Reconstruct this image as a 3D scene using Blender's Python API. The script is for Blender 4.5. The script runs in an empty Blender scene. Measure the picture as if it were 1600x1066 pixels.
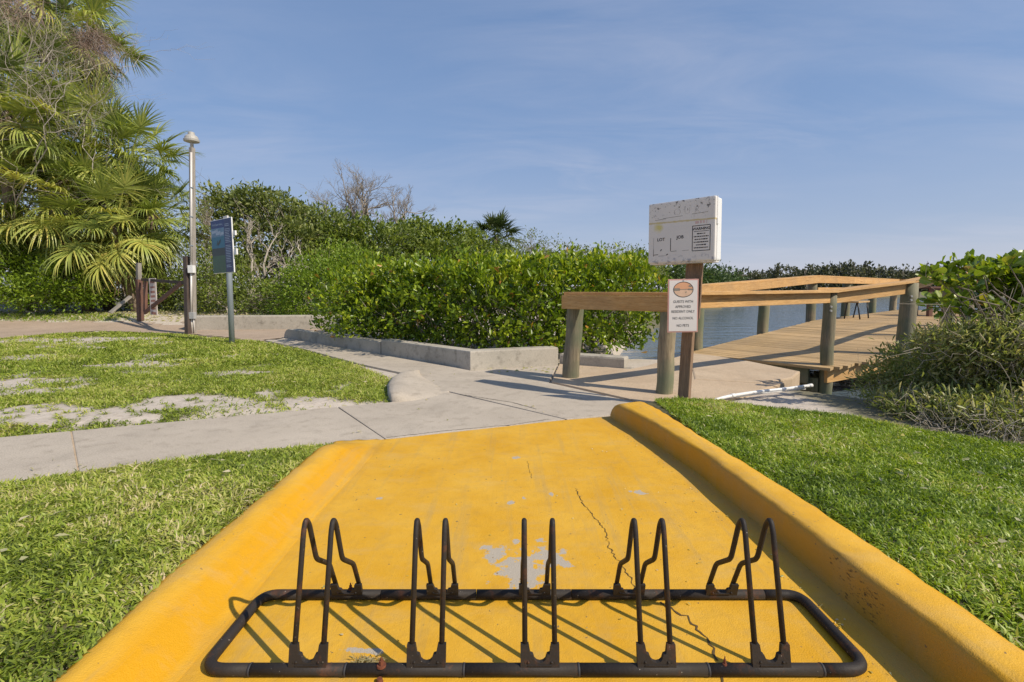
import bpy, bmesh, math, random
import numpy as np
from mathutils import Vector, Matrix
from math import radians as R

random.seed(7)
rs = np.random.RandomState(11)
sc = bpy.context.scene
C = sc.collection

# ------------------------------------------------------------------ camera
F, HZ, EYE, PITCH = 755.0, 450.0, 1.05, R(4.5)          # all for a 1600 px wide frame
PY0 = HZ + F * math.tan(PITCH)
cam = bpy.data.cameras.new('camera')
cam.sensor_width = 36.0
cam.lens = F / 1600 * 36.0
cam.shift_y = -(533.0 - PY0) / 1600
cam.clip_start = 0.05
cam.clip_end = 2000
co = bpy.data.objects.new('camera', cam)
C.objects.link(co)
co.location = (0, 0, EYE)
co.rotation_euler = (math.pi / 2 - PITCH, 0, 0)
sc.camera = co

# ------------------------------------------------------------------ light
SUN_TO = Vector((0.87, -0.49, 0)).normalized()
SUN_EL = R(43)
sun_vec = Vector((SUN_TO.x * math.cos(SUN_EL), SUN_TO.y * math.cos(SUN_EL), math.sin(SUN_EL)))
sd = bpy.data.lights.new('sun', 'SUN')
sd.energy = 4.6
sd.angle = R(0.55)
sd.color = (1.0, 0.90, 0.75)
so = bpy.data.objects.new('sun', sd)
C.objects.link(so)
so.rotation_euler = sun_vec.to_track_quat('Z', 'Y').to_euler()
so.location = (5, -4, 12)

W = bpy.data.worlds.new('World')
sc.world = W
W.use_nodes = True
wt = W.node_tree
wt.nodes.clear()


def nd(t, kind, **kw):
    n = t.nodes.new(kind)
    for k, v in kw.items():
        if k.startswith('i_'):
            n.inputs[k[2:].replace('_', ' ')].default_value = v
        else:
            setattr(n, k, v)
    return n


def ramp(t, fac, stops):
    n = t.nodes.new('ShaderNodeValToRGB')
    e = n.color_ramp.elements
    while len(e) < len(stops):
        e.new(0.5)
    for k, (p, c) in enumerate(stops):
        e[k].position = p
        e[k].color = c if len(c) == 4 else (*c, 1)
    t.links.new(fac, n.inputs[0])
    return n.outputs[0]


def mix(t, fac, a, b, mode='MIX'):
    n = nd(t, 'ShaderNodeMix', data_type='RGBA', blend_type=mode)
    for v, i in ((fac, 0), (a, 6), (b, 7)):
        if hasattr(v, 'links'):
            t.links.new(v, n.inputs[i])
        elif i == 0:
            n.inputs[0].default_value = v
        else:
            n.inputs[i].default_value = (*v, 1)
    return n.outputs[2]


def maths(t, op, a, b=0.0, c=0.0, clamp=False):
    n = nd(t, 'ShaderNodeMath', operation=op, use_clamp=clamp)
    for i, v in enumerate((a, b, c)):
        if hasattr(v, 'links'):
            t.links.new(v, n.inputs[i])
        else:
            n.inputs[i].default_value = v
    return n.outputs[0]


sky = nd(wt, 'ShaderNodeTexSky', sky_type='NISHITA', sun_disc=False)
sky.sun_elevation = SUN_EL
sky.sun_rotation = math.atan2(SUN_TO.x, SUN_TO.y)
sky.air_density = 1.0
sky.dust_density = 0.6
sky.ozone_density = 3.0
tc = nd(wt, 'ShaderNodeTexCoord')
sep = nd(wt, 'ShaderNodeSeparateXYZ')
wt.links.new(tc.outputs['Generated'], sep.inputs[0])
zc = maths(wt, 'MAXIMUM', sep.outputs[2], 0.0)
zz = maths(wt, 'ADD', zc, 0.12)
comb = nd(wt, 'ShaderNodeCombineXYZ')
wt.links.new(maths(wt, 'DIVIDE', sep.outputs[0], zz), comb.inputs[0])
wt.links.new(maths(wt, 'DIVIDE', sep.outputs[1], zz), comb.inputs[1])
mp = nd(wt, 'ShaderNodeMapping')
mp.inputs['Rotation'].default_value = (0, 0, R(35))
mp.inputs['Scale'].default_value = (0.75, 1.7, 1)
wt.links.new(comb.outputs[0], mp.inputs[0])
n1 = nd(wt, 'ShaderNodeTexNoise', i_Scale=1.3, i_Detail=9.0, i_Roughness=0.62, i_Distortion=0.6)
wt.links.new(mp.outputs[0], n1.inputs[0])
n2 = nd(wt, 'ShaderNodeTexNoise', i_Scale=0.5, i_Detail=3.0)
wt.links.new(comb.outputs[0], n2.inputs[0])
cl = maths(wt, 'MULTIPLY', ramp(wt, n1.outputs[0], [(0.40, (0, 0, 0)), (0.85, (1, 1, 1))]),
           ramp(wt, n2.outputs[0], [(0.36, (0, 0, 0)), (0.62, (1, 1, 1))]))
# thin haze lilac veil: flattens the clear-sky gradient as in the tone-mapped photograph
flat = mix(wt, ramp(wt, zc, [(0.0, (0.86, 0.86, 0.86)), (0.45, (0.62, 0.62, 0.62)), (1.0, (0.4, 0.4, 0.4))]), sky.outputs[0],
           ramp(wt, zc, [(0.0, (4.7, 4.7, 5.5)), (0.10, (3.0, 3.6, 5.0)), (0.28, (1.9, 2.85, 4.8)), (1.0, (1.1, 2.1, 4.4))]))
skc = mix(wt, maths(wt, 'MULTIPLY', cl, 0.46), flat, (5.2, 5.2, 5.9))
bg = nd(wt, 'ShaderNodeBackground', i_Strength=0.12)
wt.links.new(skc, bg.inputs[0])
wo = nd(wt, 'ShaderNodeOutputWorld')
wt.links.new(bg.outputs[0], wo.inputs[0])

sc.view_settings.view_transform = 'Standard'
sc.view_settings.look = 'None'
sc.view_settings.exposure = 0.1
sc.view_settings.gamma = 1.0
sc.view_settings.use_curve_mapping = False
sc.render.engine = 'CYCLES'
sc.cycles.use_denoising = True
sc.cycles.max_bounces = 6
sc.cycles.transparent_max_bounces = 6


# ------------------------------------------------------------------ placing helpers (measured from the photograph)
def ray(px, py):
    x = (px - 800) / F
    u = -(py - PY0) / F
    return Vector((x, math.cos(PITCH) + u * math.sin(PITCH), -math.sin(PITCH) + u * math.cos(PITCH)))


def G(px, py, z=0.0):
    d = ray(px, py)
    t = (z - EYE) / d.z
    return Vector((d.x * t, d.y * t, z))


def P(px, py, Y):
    d = ray(px, py)
    t = Y / d.y
    return Vector((d.x * t, Y, EYE + d.z * t))


def g2(*pts, z=0.0):
    return [tuple(G(a, b, z)[:2]) for a, b in pts]


# ------------------------------------------------------------------ object helpers
def tag(o, label=None, cat=None, group=None, kind=None):
    if label: o['label'] = label
    if cat: o['category'] = cat
    if group: o['group'] = group
    if kind: o['kind'] = kind
    return o


def empty(name, loc=(0, 0, 0)):
    o = bpy.data.objects.new(name, None)
    o.empty_display_size = 0.1
    o.location = loc
    C.objects.link(o)
    return o


def link(name, me, mat=None, parent=None):
    o = bpy.data.objects.new(name, me)
    C.objects.link(o)
    if mat and not me.materials:
        me.materials.append(mat)
    if parent:
        o.parent = parent
        o.matrix_parent_inverse = Matrix.Translation(-Vector(parent.location)) if parent.type == 'EMPTY' and parent.parent is None else Matrix.Identity(4)
    return o


def bmobj(name, bm, mat, parent=None, smooth=False, bevel=0.0):
    if bevel:
        bmesh.ops.bevel(bm, geom=[e for e in bm.edges if len(e.link_faces) == 2 and e.calc_face_angle(0) > 0.5],
                        offset=bevel, segments=2, affect='EDGES', profile=0.6)
    me = bpy.data.meshes.new(name)
    bmesh.ops.recalc_face_normals(bm, faces=bm.faces)
    bm.to_mesh(me)
    bm.free()
    if smooth:
        for p in me.polygons: p.use_smooth = True
    return link(name, me, mat, parent)


def box(bm, c, s, rot=None):
    m = Matrix.Translation(c)
    if rot is not None: m = m @ (rot if isinstance(rot, Matrix) else Matrix.Rotation(rot, 4, 'Z'))
    m = m @ Matrix.Diagonal((*s, 1))
    return bmesh.ops.create_cube(bm, size=1, matrix=m)['verts']


def beam(bm, a, b, w, h, up=Vector((0, 0, 1)), ext=0.0):
    """a board from a to b; w across, h along up"""
    a, b = Vector(a), Vector(b)
    d = (b - a).normalized()
    a, b = a - d * ext, b + d * ext
    s = d.cross(up).normalized()
    u = s.cross(d).normalized()
    m = Matrix((( *(s), 0), (*(d), 0), (*(u), 0), (0, 0, 0, 1))).transposed()
    m = Matrix.Translation((a + b) / 2) @ m @ Matrix.Diagonal((w, (b - a).length, h, 1))
    bmesh.ops.create_cube(bm, size=1, matrix=m)


def tube(bm, pts, rad, n=8, cap=True):
    pts = [Vector(p) for p in pts]
    rad = rad if hasattr(rad, '__len__') else [rad] * len(pts)
    rings = []
    ref = None
    for i, p in enumerate(pts):
        d = (pts[min(i + 1, len(pts) - 1)] - pts[max(i - 1, 0)]).normalized()
        if ref is None:
            ref = d.orthogonal().normalized()
        ref = (ref - d * ref.dot(d)).normalized()
        s = d.cross(ref)
        rings.append([bm.verts.new(p + (ref * math.cos(2 * math.pi * k / n) + s * math.sin(2 * math.pi * k / n)) * rad[i]) for k in range(n)])
    for a, b in zip(rings, rings[1:]):
        for k in range(n):
            bm.faces.new((a[k], a[(k + 1) % n], b[(k + 1) % n], b[k]))
    if cap:
        bm.faces.new(rings[0][::-1])
        bm.faces.new(rings[-1])


def rounded(pts, r, n=6, closed=False):
    """polyline with arcs at the corners"""
    pts = [Vector(p) for p in pts]
    out = []
    m = len(pts)
    for i, p in enumerate(pts):
        if not closed and i in (0, m - 1):
            out.append(p)
            continue
        a, b = pts[i - 1], pts[(i + 1) % m]
        rr = min(r, (a - p).length * .45, (b - p).length * .45)
        q0 = p + (a - p).normalized() * rr
        q1 = p + (b - p).normalized() * rr
        for k in range(n + 1):
            t = k / n
            out.append(q0 * (1 - t) ** 2 + p * 2 * t * (1 - t) + q1 * t * t)
    return out


def prism(name, pts, z1, th, mat, parent=None, bevel=0.008):
    bm = bmesh.new()
    f = bm.faces.new([bm.verts.new((x, y, z1)) for x, y in pts])
    bm.normal_update()
    if f.normal.z < 0: f.normal_flip()
    r = bmesh.ops.extrude_face_region(bm, geom=[f])
    bmesh.ops.translate(bm, verts=[v for v in r['geom'] if isinstance(v, bmesh.types.BMVert)], vec=(0, 0, 0))
    for v in f.verts: v.co.z = z1 - th
    bmesh.ops.recalc_face_normals(bm, faces=bm.faces)
    if bevel:
        ed = [e for e in bm.edges if all(abs(v.co.z - z1) < 1e-5 for v in e.verts)]
        bmesh.ops.bevel(bm, geom=ed, offset=bevel, segments=2, affect='EDGES', profile=0.6)
    return bmobj(name, bm, mat, parent)


def npmesh(name, V, Fa, tint=None):
    V = np.ascontiguousarray(V, dtype=np.float32)
    Fa = np.ascontiguousarray(Fa, dtype=np.int32)
    me = bpy.data.meshes.new(name)
    k = Fa.shape[1]
    me.vertices.add(len(V))
    me.vertices.foreach_set('co', V.ravel())
    me.loops.add(Fa.size)
    me.loops.foreach_set('vertex_index', Fa.ravel())
    me.polygons.add(len(Fa))
    me.polygons.foreach_set('loop_start', np.arange(len(Fa), dtype=np.int32) * k)
    me.polygons.foreach_set('loop_total', np.full(len(Fa), k, dtype=np.int32))
    if tint is not None:
        at = me.attributes.new('tint', 'FLOAT', 'POINT')
        at.data.foreach_set('value', np.ascontiguousarray(tint, dtype=np.float32))
    me.update(calc_edges=True)
    return me


LEAF4 = (np.array([(0, 0, 0), (.5, .5, .13), (0, 1, -.06), (-.5, .5, .13)]), np.array([(0, 1, 2), (0, 2, 3)]))
LEAF6 = (np.array([(0, 0, 0), (.26, .3, .06), (.5, .72, .1), (0, 1.0, -.03), (-.5, .72, .1), (-.26, .3, .06)]), np.array([(0, 1, 2, 3), (0, 3, 4, 5)]))
BLADE = (np.array([(-.5, 0, 0), (.5, 0, 0), (.42, .5, .2), (-.42, .5, .2), (0, 1, 0.02)]), np.array([(0, 1, 2), (0, 2, 3), (3, 2, 4)]))


def nrm(a):
    return a / np.maximum(np.linalg.norm(a, axis=1, keepdims=True), 1e-9)


def scatter(name, Pn, D, N, L, Wd, tint, mat, shape=LEAF4, parent=None):
    """leaves: base P, direction D, face normal N (made square to D), length L, width Wd"""
    tv, tf = shape
    D = nrm(D)
    X = nrm(np.cross(D, N))
    Z = np.cross(X, D)
    n = len(Pn)
    V = (Pn[:, None, :] + tv[None, :, 0, None] * (Wd[:, None, None] * X[:, None, :])
         + tv[None, :, 1, None] * (L[:, None, None] * D[:, None, :]) + tv[None, :, 2, None] * (L[:, None, None] * Z[:, None, :]))
    Fa = (tf[None] + (np.arange(n) * len(tv))[:, None, None]).reshape(-1, tf.shape[1])
    me = npmesh(name, V.reshape(-1, 3), Fa, np.repeat(tint, len(tv)))
    return link(name, me, mat, parent)


# ------------------------------------------------------------------ materials
def material(name):
    m = bpy.data.materials.new(name)
    m.use_nodes = True
    t = m.node_tree
    b = t.nodes['Principled BSDF']
    return m, t, b


def coords(t, scale=(1, 1, 1), kind='Object', rot=(0, 0, 0)):
    c = nd(t, 'ShaderNodeTexCoord')
    m = nd(t, 'ShaderNodeMapping')
    m.inputs['Scale'].default_value = scale
    m.inputs['Rotation'].default_value = rot
    t.links.new(c.outputs[kind], m.inputs[0])
    return m.outputs[0]


def noise(t, vec, scale, detail=4.0, rough=0.55, dist=0.0):
    n = nd(t, 'ShaderNodeTexNoise', i_Scale=scale, i_Detail=detail, i_Roughness=rough, i_Distortion=dist)
    t.links.new(vec, n.inputs['Vector'])
    return n.outputs[0]


def bump(t, b, h, strength=0.3, dist=0.01, prev=None):
    n = nd(t, 'ShaderNodeBump', i_Strength=strength, i_Distance=dist)
    t.links.new(h, n.inputs['Height'])
    if prev is not None: t.links.new(prev, n.inputs['Normal'])
    t.links.new(n.outputs[0], b.inputs['Normal'])
    return n.outputs[0]


def plain(name, col, rough=0.6, metal=0.0, var=0.15, scale=20, bmp=0.1, rnd=0.0):
    m, t, b = material(name)
    v = coords(t)
    n = noise(t, v, scale, 6)
    c = mix(t, n, tuple(x * (1 - var) for x in col), tuple(min(1, x * (1 + var)) for x in col))
    if rnd:
        oi = nd(t, 'ShaderNodeObjectInfo')
        c = mix(t, 1.0, c, ramp(t, oi.outputs['Random'], [(0, (1 - rnd,) * 3), (1, (1 + rnd * .6,) * 3)]), 'MULTIPLY')
    t.links.new(c, b.inputs['Base Color'])
    b.inputs['Roughness'].default_value = rough
    b.inputs['Metallic'].default_value = metal
    if bmp: bump(t, b, n, bmp, 0.01)
    return m


def leafmat(name, stops, rough=0.42, trans=0.3):
    m, t, b = material(name)
    a = nd(t, 'ShaderNodeAttribute', attribute_name='tint')
    c = ramp(t, a.outputs['Fac'], stops)
    t.links.new(c, b.inputs['Base Color'])
    b.inputs['Roughness'].default_value = rough
    tr = nd(t, 'ShaderNodeBsdfTranslucent')
    t.links.new(mix(t, 1.0, c, (1.25, 1.3, 0.55), 'MULTIPLY'), tr.inputs[0])
    ms = nd(t, 'ShaderNodeMixShader')
    ms.inputs[0].default_value = trans
    t.links.new(b.outputs[0], ms.inputs[1])
    t.links.new(tr.outputs[0], ms.inputs[2])
    t.links.new(ms.outputs[0], t.nodes['Material Output'].inputs[0])
    return m


def woodmat(name, lo, hi, scale=(1, 14, 14), rough=0.75, green=None, rnd=0.25, knots=True):
    """grain along the local x of the mapping; colours lo..hi"""
    m, t, b = material(name)
    oi = nd(t, 'ShaderNodeObjectInfo')
    sh = nd(t, 'ShaderNodeVectorMath', operation='ADD')
    t.links.new(coords(t, scale), sh.inputs[0])
    cm = nd(t, 'ShaderNodeCombineXYZ')
    for q_ in range(3): t.links.new(maths(t, 'MULTIPLY', oi.outputs['Random'], 37.0), cm.inputs[q_])
    t.links.new(cm.outputs[0], sh.inputs[1])
    v = sh.outputs[0]
    n = noise(t, v, 3.0, 7, 0.6, 0.8)
    f = noise(t, v, 14.0, 5, 0.6)
    c = mix(t, ramp(t, n, [(0.3, (0, 0, 0)), (0.7, (1, 1, 1))]), lo, hi)
    c = mix(t, 0.55, c, ramp(t, f, [(0.3, (0.5, 0.45, 0.38)), (0.6, (1.08, 1.08, 1.08))]), 'MULTIPLY')
    wz = noise(t, coords(t), 1.9, 5, .6)
    c = mix(t, maths(t, 'MULTIPLY', ramp(t, wz, [(0.45, (0, 0, 0)), (0.75, (1, 1, 1))]), .35), c, tuple(.35 * (x + .22) for x in lo))
    kn = nd(t, 'ShaderNodeTexVoronoi', i_Scale=.62)
    t.links.new(v, kn.inputs['Vector'])
    c = mix(t, ramp(t, kn.outputs['Distance'], [(.05, (.7, .7, .7)), (.13, (0, 0, 0))]), c, tuple(.35 * x for x in lo))
    if green:
        w = noise(t, coords(t), 1.7, 4)
        c = mix(t, ramp(t, w, [(0.36, (0, 0, 0)), (0.60, (.9, .9, .9))]), c, green)
    oi = nd(t, 'ShaderNodeObjectInfo')
    c = mix(t, 1.0, c, ramp(t, oi.outputs['Random'], [(0, (1 - rnd, 1 - rnd, 1 - rnd * 1.1)), (1, (1.08, 1.08, 1.08))]), 'MULTIPLY')
    t.links.new(c, b.inputs['Base Color'])
    b.inputs['Roughness'].default_value = rough
    bump(t, b, f, 0.45, 0.006)
    return m


def concrete(name, lo, hi, stain=(0.16, 0.14, 0.11), samt=0.35):
    m, t, b = material(name)
    v = coords(t)
    big = noise(t, v, 1.1, 5, 0.6)
    med = noise(t, v, 9, 6, 0.65)
    fine = noise(t, v, 130, 3, 0.6)
    c = mix(t, ramp(t, big, [(0.3, (0, 0, 0)), (0.7, (1, 1, 1))]), lo, hi)
    c = mix(t, maths(t, 'MULTIPLY', ramp(t, med, [(0.52, (0, 0, 0)), (0.72, (1, 1, 1))]), samt), c, stain)
    c = mix(t, maths(t, 'MULTIPLY', ramp(t, noise(t, v, 2.3, 7, .7, .6), [(.5, (0, 0, 0)), (.72, (1, 1, 1))]), .3), c, tuple(x * .55 for x in lo))
    c = mix(t, 0.6, c, ramp(t, fine, [(0.3, (0.5, 0.5, 0.5)), (0.65, (1.18, 1.18, 1.18))]), 'MULTIPLY')
    t.links.new(c, b.inputs['Base Color'])
    b.inputs['Roughness'].default_value = 0.9
    p = bump(t, b, fine, 0.35, 0.003)
    bump(t, b, med, 0.25, 0.008, p)
    return m


def yellow_paint():
    m, t, b = material('yellow_paint')
    v = coords(t)
    sepn = nd(t, 'ShaderNodeSeparateXYZ')
    t.links.new(v, sepn.inputs[0])
    big = noise(t, v, 1.6, 5, 0.6)
    med = noise(t, v, 14, 6, 0.65)
    fine = noise(t, v, 240, 2, 0.5)
    c = mix(t, ramp(t, big, [(0.3, (0, 0, 0)), (0.7, (1, 1, 1))]), (0.58, 0.285, 0.001), (0.60, 0.30, 0.004))
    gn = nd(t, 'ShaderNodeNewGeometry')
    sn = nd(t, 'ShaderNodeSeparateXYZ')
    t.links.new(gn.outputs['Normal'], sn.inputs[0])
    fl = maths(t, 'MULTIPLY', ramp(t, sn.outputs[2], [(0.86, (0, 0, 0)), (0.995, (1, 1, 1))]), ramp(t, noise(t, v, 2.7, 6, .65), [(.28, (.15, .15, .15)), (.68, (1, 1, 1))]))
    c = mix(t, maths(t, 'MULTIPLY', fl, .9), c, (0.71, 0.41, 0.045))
    # faint grime, tyre dust
    c = mix(t, maths(t, 'MULTIPLY', ramp(t, med, [(0.5, (0, 0, 0)), (0.74, (1, 1, 1))]), 0.36), c, (0.42, 0.25, 0.05))
    sm = noise(t, coords(t, (1.2, 3.2, 1)), 2.6, 5, 0.7)
    c = mix(t, maths(t, 'MULTIPLY', ramp(t, sm, [(0.52, (0, 0, 0)), (0.72, (1, 1, 1))]), 0.34), c, (0.52, 0.36, 0.14))
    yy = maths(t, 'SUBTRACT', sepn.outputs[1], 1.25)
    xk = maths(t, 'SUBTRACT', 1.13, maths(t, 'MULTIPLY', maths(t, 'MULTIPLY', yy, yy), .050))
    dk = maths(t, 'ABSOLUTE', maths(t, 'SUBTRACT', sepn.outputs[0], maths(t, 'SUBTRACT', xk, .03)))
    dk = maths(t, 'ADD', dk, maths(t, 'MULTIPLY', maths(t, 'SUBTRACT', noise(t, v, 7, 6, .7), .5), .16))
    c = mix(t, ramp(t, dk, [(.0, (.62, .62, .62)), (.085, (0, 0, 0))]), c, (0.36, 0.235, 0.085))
    dl = maths(t, 'ABSOLUTE', maths(t, 'ADD', sepn.outputs[0], .885))
    dl = maths(t, 'ADD', dl, maths(t, 'MULTIPLY', maths(t, 'SUBTRACT', noise(t, v, 6, 6, .7), .45), .22))
    c = mix(t, ramp(t, dl, [(.0, (.45, .45, .45)), (.05, (0, 0, 0))]), c, (0.50, 0.27, 0.03))
    tyre = noise(t, coords(t, (9, .55, 1), rot=(0, 0, R(-9))), 1.3, 5, .65)
    c = mix(t, maths(t, 'MULTIPLY', ramp(t, tyre, [(.52, (0, 0, 0)), (.70, (1, 1, 1))]), .42), c, (0.38, 0.27, 0.11))
    # worn patches of bare concrete
    bare = None
    wob = maths(t, 'SUBTRACT', noise(t, v, 19, 8, 0.75), 0.5)
    for (px, py, rx, ry, s) in [(812, 893, .085, .10, 1.0), (858, 872, .06, .07, .9), (775, 868, .05, .06, .8), (880, 866, .02, .03, .7), (758, 857, .045, .02, .7), (885, 884, .03, .025, .8),
                                (806, 716, .03, .03, .7), (861, 774, .014, .03, .7), (1000, 771, .035, .03, .8), (985, 769, .014, .02, .7), (596, 779, .03, .03, .5), (798, 786, .02, .03, .6), (818, 779, .012, .02, .6),
                                (845, 846, .025, .02, .7), (806, 848, .02, .02, .7), (570, 1019, .06, .012, .9)]:
        p = G(px, py)
        dx = maths(t, 'DIVIDE', maths(t, 'SUBTRACT', sepn.outputs[0], p.x), rx)
        dy = maths(t, 'DIVIDE', maths(t, 'SUBTRACT', sepn.outputs[1], p.y), ry)
        d = maths(t, 'SQRT', maths(t, 'ADD', maths(t, 'MULTIPLY', dx, dx), maths(t, 'MULTIPLY', dy, dy)))
        d = maths(t, 'SUBTRACT', maths(t, 'ADD', d, maths(t, 'MULTIPLY', wob, 4.6)), s)
        bare = d if bare is None else maths(t, 'MINIMUM', bare, d)
    mask = ramp(t, maths(t, 'ADD', bare, 0.5), [(0.46, (1, 1, 1)), (0.53, (0, 0, 0))])
    # only on the flat of the ramp
    mask = maths(t, 'MULTIPLY', mask, maths(t, 'LESS_THAN', sepn.outputs[2], 0.02))
    c = mix(t, mask, c, mix(t, fine, (0.33, 0.28, 0.215), (0.52, 0.455, 0.36)))
    # chipped specks
    sp = noise(t, v, 46, 3, 0.6)
    c = mix(t, ramp(t, sp, [(0.70, (0, 0, 0)), (0.72, (1, 1, 1))]), c, (0.22, 0.14, 0.06))
    # black rubber scuffs on the right kerb's inner face
    for (px, py, z, rr) in [(1345, 915, .07, .07), (1372, 945, .06, .06), (1310, 880, .10, .03), (1265, 848, .08, .02)]:
        p = G(px, py, z)
        q = nd(t, 'ShaderNodeVectorMath', operation='DISTANCE')
        t.links.new(v, q.inputs[0])
        q.inputs[1].default_value = p
        s = maths(t, 'LESS_THAN', q.outputs['Value'], rr)
        st = noise(t, coords(t, (1, 1, 2.5)), 42, 4, 0.7)
        s = maths(t, 'MULTIPLY', s, ramp(t, st, [(0.55, (0, 0, 0)), (0.63, (1, 1, 1))]))
        c = mix(t, maths(t, 'MULTIPLY', s, 0.8), c, (0.05, 0.035, 0.02))
    t.links.new(c, b.inputs['Base Color'])
    b.inputs['Roughness'].default_value = 0.62
    b.inputs['Specular IOR Level'].default_value = 0.35
    p = bump(t, b, fine, 0.4, 0.003)
    p = bump(t, b, noise(t, v, 60, 4, .6), 0.3, 0.004, p)
    p = bump(t, b, mask, -0.4, 0.004, p)
    bump(t, b, med, 0.25, 0.010, p)
    return m


M = {}
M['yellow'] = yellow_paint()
M['walk'] = concrete('sidewalk_concrete', (0.42, 0.36, 0.285), (0.52, 0.45, 0.36), (0.24, 0.195, 0.145), 0.5)
M['tan'] = concrete('tan_concrete', (0.47, 0.35, 0.23), (0.57, 0.445, 0.31), (0.33, 0.26, 0.18), 0.35)
M['wall'] = concrete('weathered_wall_concrete', (0.37, 0.335, 0.275), (0.50, 0.455, 0.38), (0.13, 0.115, 0.09), 0.6)
M['road'] = concrete('dusty_road', (0.37, 0.28, 0.20), (0.45, 0.345, 0.255), (0.30, 0.22, 0.15), 0.4)
M['crack'] = plain('crack_dark', (0.10, 0.06, 0.02), 0.95, bmp=0)
M['groove'] = plain('joint_dark', (0.06, 0.05, 0.04), 0.95, bmp=0)

# rack steel: dark brown coating, rust freckles
m, t, b = material('rack_steel')
v = coords(t)
c = mix(t, noise(t, v, 9, 5), (0.016, 0.014, 0.013), (0.042, 0.034, 0.028))
c = mix(t, ramp(t, noise(t, v, 17, 6, 0.7), [(0.55, (0, 0, 0)), (0.70, (0.75, 0.75, 0.75))]), c, (0.11, 0.045, 0.022))
c = mix(t, ramp(t, noise(t, v, 140, 2), [(0.73, (0, 0, 0)), (0.76, (1, 1, 1))]), c, (0.42, 0.38, 0.32))
t.links.new(c, b.inputs['Base Color'])
b.inputs['Roughness'].default_value = 0.62
b.inputs['Specular IOR Level'].default_value = 0.28
bump(t, b, noise(t, v, 90, 5, .7), 0.5, 0.003)
M['steel'] = m
M['rust'] = plain('rust', (0.15, 0.045, 0.02), 0.85, var=0.5, scale=60, bmp=0.3)
M['pine'] = woodmat('new_pine', (0.50, 0.27, 0.085), (0.66, 0.41, 0.17), (14, 1, 14), rnd=0.12)
M['plank'] = woodmat('deck_pine', (0.42, 0.27, 0.115), (0.60, 0.42, 0.21), (14, 1, 14), rnd=0.26)
M['pile'] = woodmat('treated_pile', (0.17, 0.135, 0.085), (0.42, 0.34, 0.22), (16, 16, 1.0), green=(0.13, 0.155, 0.09), rnd=0.18)
M['brownpost'] = woodmat('brown_post', (0.16, 0.095, 0.055), (0.33, 0.205, 0.12), (16, 1, 16), rnd=0.1)
M['greywood'] = woodmat('grey_wood', (0.25, 0.225, 0.195), (0.42, 0.385, 0.34), (16, 1, 16), rnd=0.2)
M['darkwood'] = woodmat('dark_wood', (0.045, 0.03, 0.024), (0.10, 0.07, 0.055), (16, 1, 16), rnd=0.2)
M['redwood'] = woodmat('red_brown_wood', (0.10, 0.045, 0.03), (0.22, 0.11, 0.075), (16, 1, 16), rnd=0.2)
M['white'] = plain('white_plastic', (0.74, 0.73, 0.70), 0.4, var=0.05)
M['boxface'] = None
M['galv'] = plain('galvanised_pole', (0.30, 0.34, 0.37), 0.5, 0.3, var=0.12)
M['alu'] = plain('pale_conduit', (0.62, 0.58, 0.53), 0.5, 0.2, var=0.1)
M['grey'] = plain('grey_box', (0.36, 0.36, 0.35), 0.6)
M['black'] = plain('black_metal', (0.012, 0.012, 0.014), 0.45)
M['ink'] = plain('black_print', (0.03, 0.03, 0.035), 0.7, bmp=0)
M['bark'] = plain('bark', (0.19, 0.155, 0.12), 0.9, var=0.4, scale=12, bmp=0.5)
M['palebark'] = plain('pale_twig', (0.40, 0.35, 0.285), 0.9, var=0.3, scale=10, bmp=0.3)
M['greytwig'] = plain('grey_twig', (0.31, 0.265, 0.21), 0.9, var=0.3, scale=10, bmp=0.3)
M['palmtrunk'] = plain('palm_trunk', (0.20, 0.15, 0.105), 0.95, var=0.45, scale=16, bmp=0.8)
M['rock'] = concrete('rock', (0.26, 0.235, 0.19), (0.42, 0.38, 0.31), (0.12, 0.1, 0.07), 0.6)

M['hedge'] = leafmat('hedge_leaf', [(0.0, (0.045, 0.085, 0.010)), (0.40, (0.145, 0.225, 0.012)), (0.72, (0.34, 0.42, 0.024)), (0.955, (0.58, 0.56, 0.05)), (0.97, (0.55, 0.27, 0.04)), (1.0, (0.36, 0.22, 0.09))], 0.33, 0.36)
M['bush'] = leafmat('bush_leaf', [(0.0, (0.05, 0.08, 0.018)), (0.5, (0.18, 0.235, 0.036)), (0.85, (0.33, 0.38, 0.065)), (1.0, (0.44, 0.42, 0.11))], 0.45, 0.36)
M['olive'] = leafmat('olive_leaf', [(0.0, (0.075, 0.10, 0.028)), (0.5, (0.20, 0.24, 0.065)), (0.85, (0.35, 0.37, 0.12)), (1.0, (0.48, 0.42, 0.20))], 0.45, 0.36)
M['lime'] = leafmat('lime_leaf', [(0.0, (0.08, 0.15, 0.014)), (0.5, (0.21, 0.31, 0.022)), (0.85, (0.35, 0.43, 0.04)), (1.0, (0.52, 0.50, 0.09))], 0.45, 0.38)
M['farleaf'] = leafmat('far_leaf', [(0.0, (0.05, 0.058, 0.035)), (0.6, (0.115, 0.12, 0.07)), (1.0, (0.22, 0.21, 0.14))], 0.6, 0.25)
M['mangrove'] = leafmat('far_mangrove_leaf', [(0.0, (0.04, 0.075, 0.02)), (1.0, (0.12, 0.18, 0.045))], 0.6, 0.25)
M['grassG'] = leafmat('lawn_green', [(0.0, (0.09, 0.145, 0.012)), (0.45, (0.25, 0.355, 0.020)), (0.80, (0.43, 0.50, 0.06)), (0.92, (0.56, 0.52, 0.19)), (1.0, (0.66, 0.54, 0.32))], 0.45, 0.35)
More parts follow.
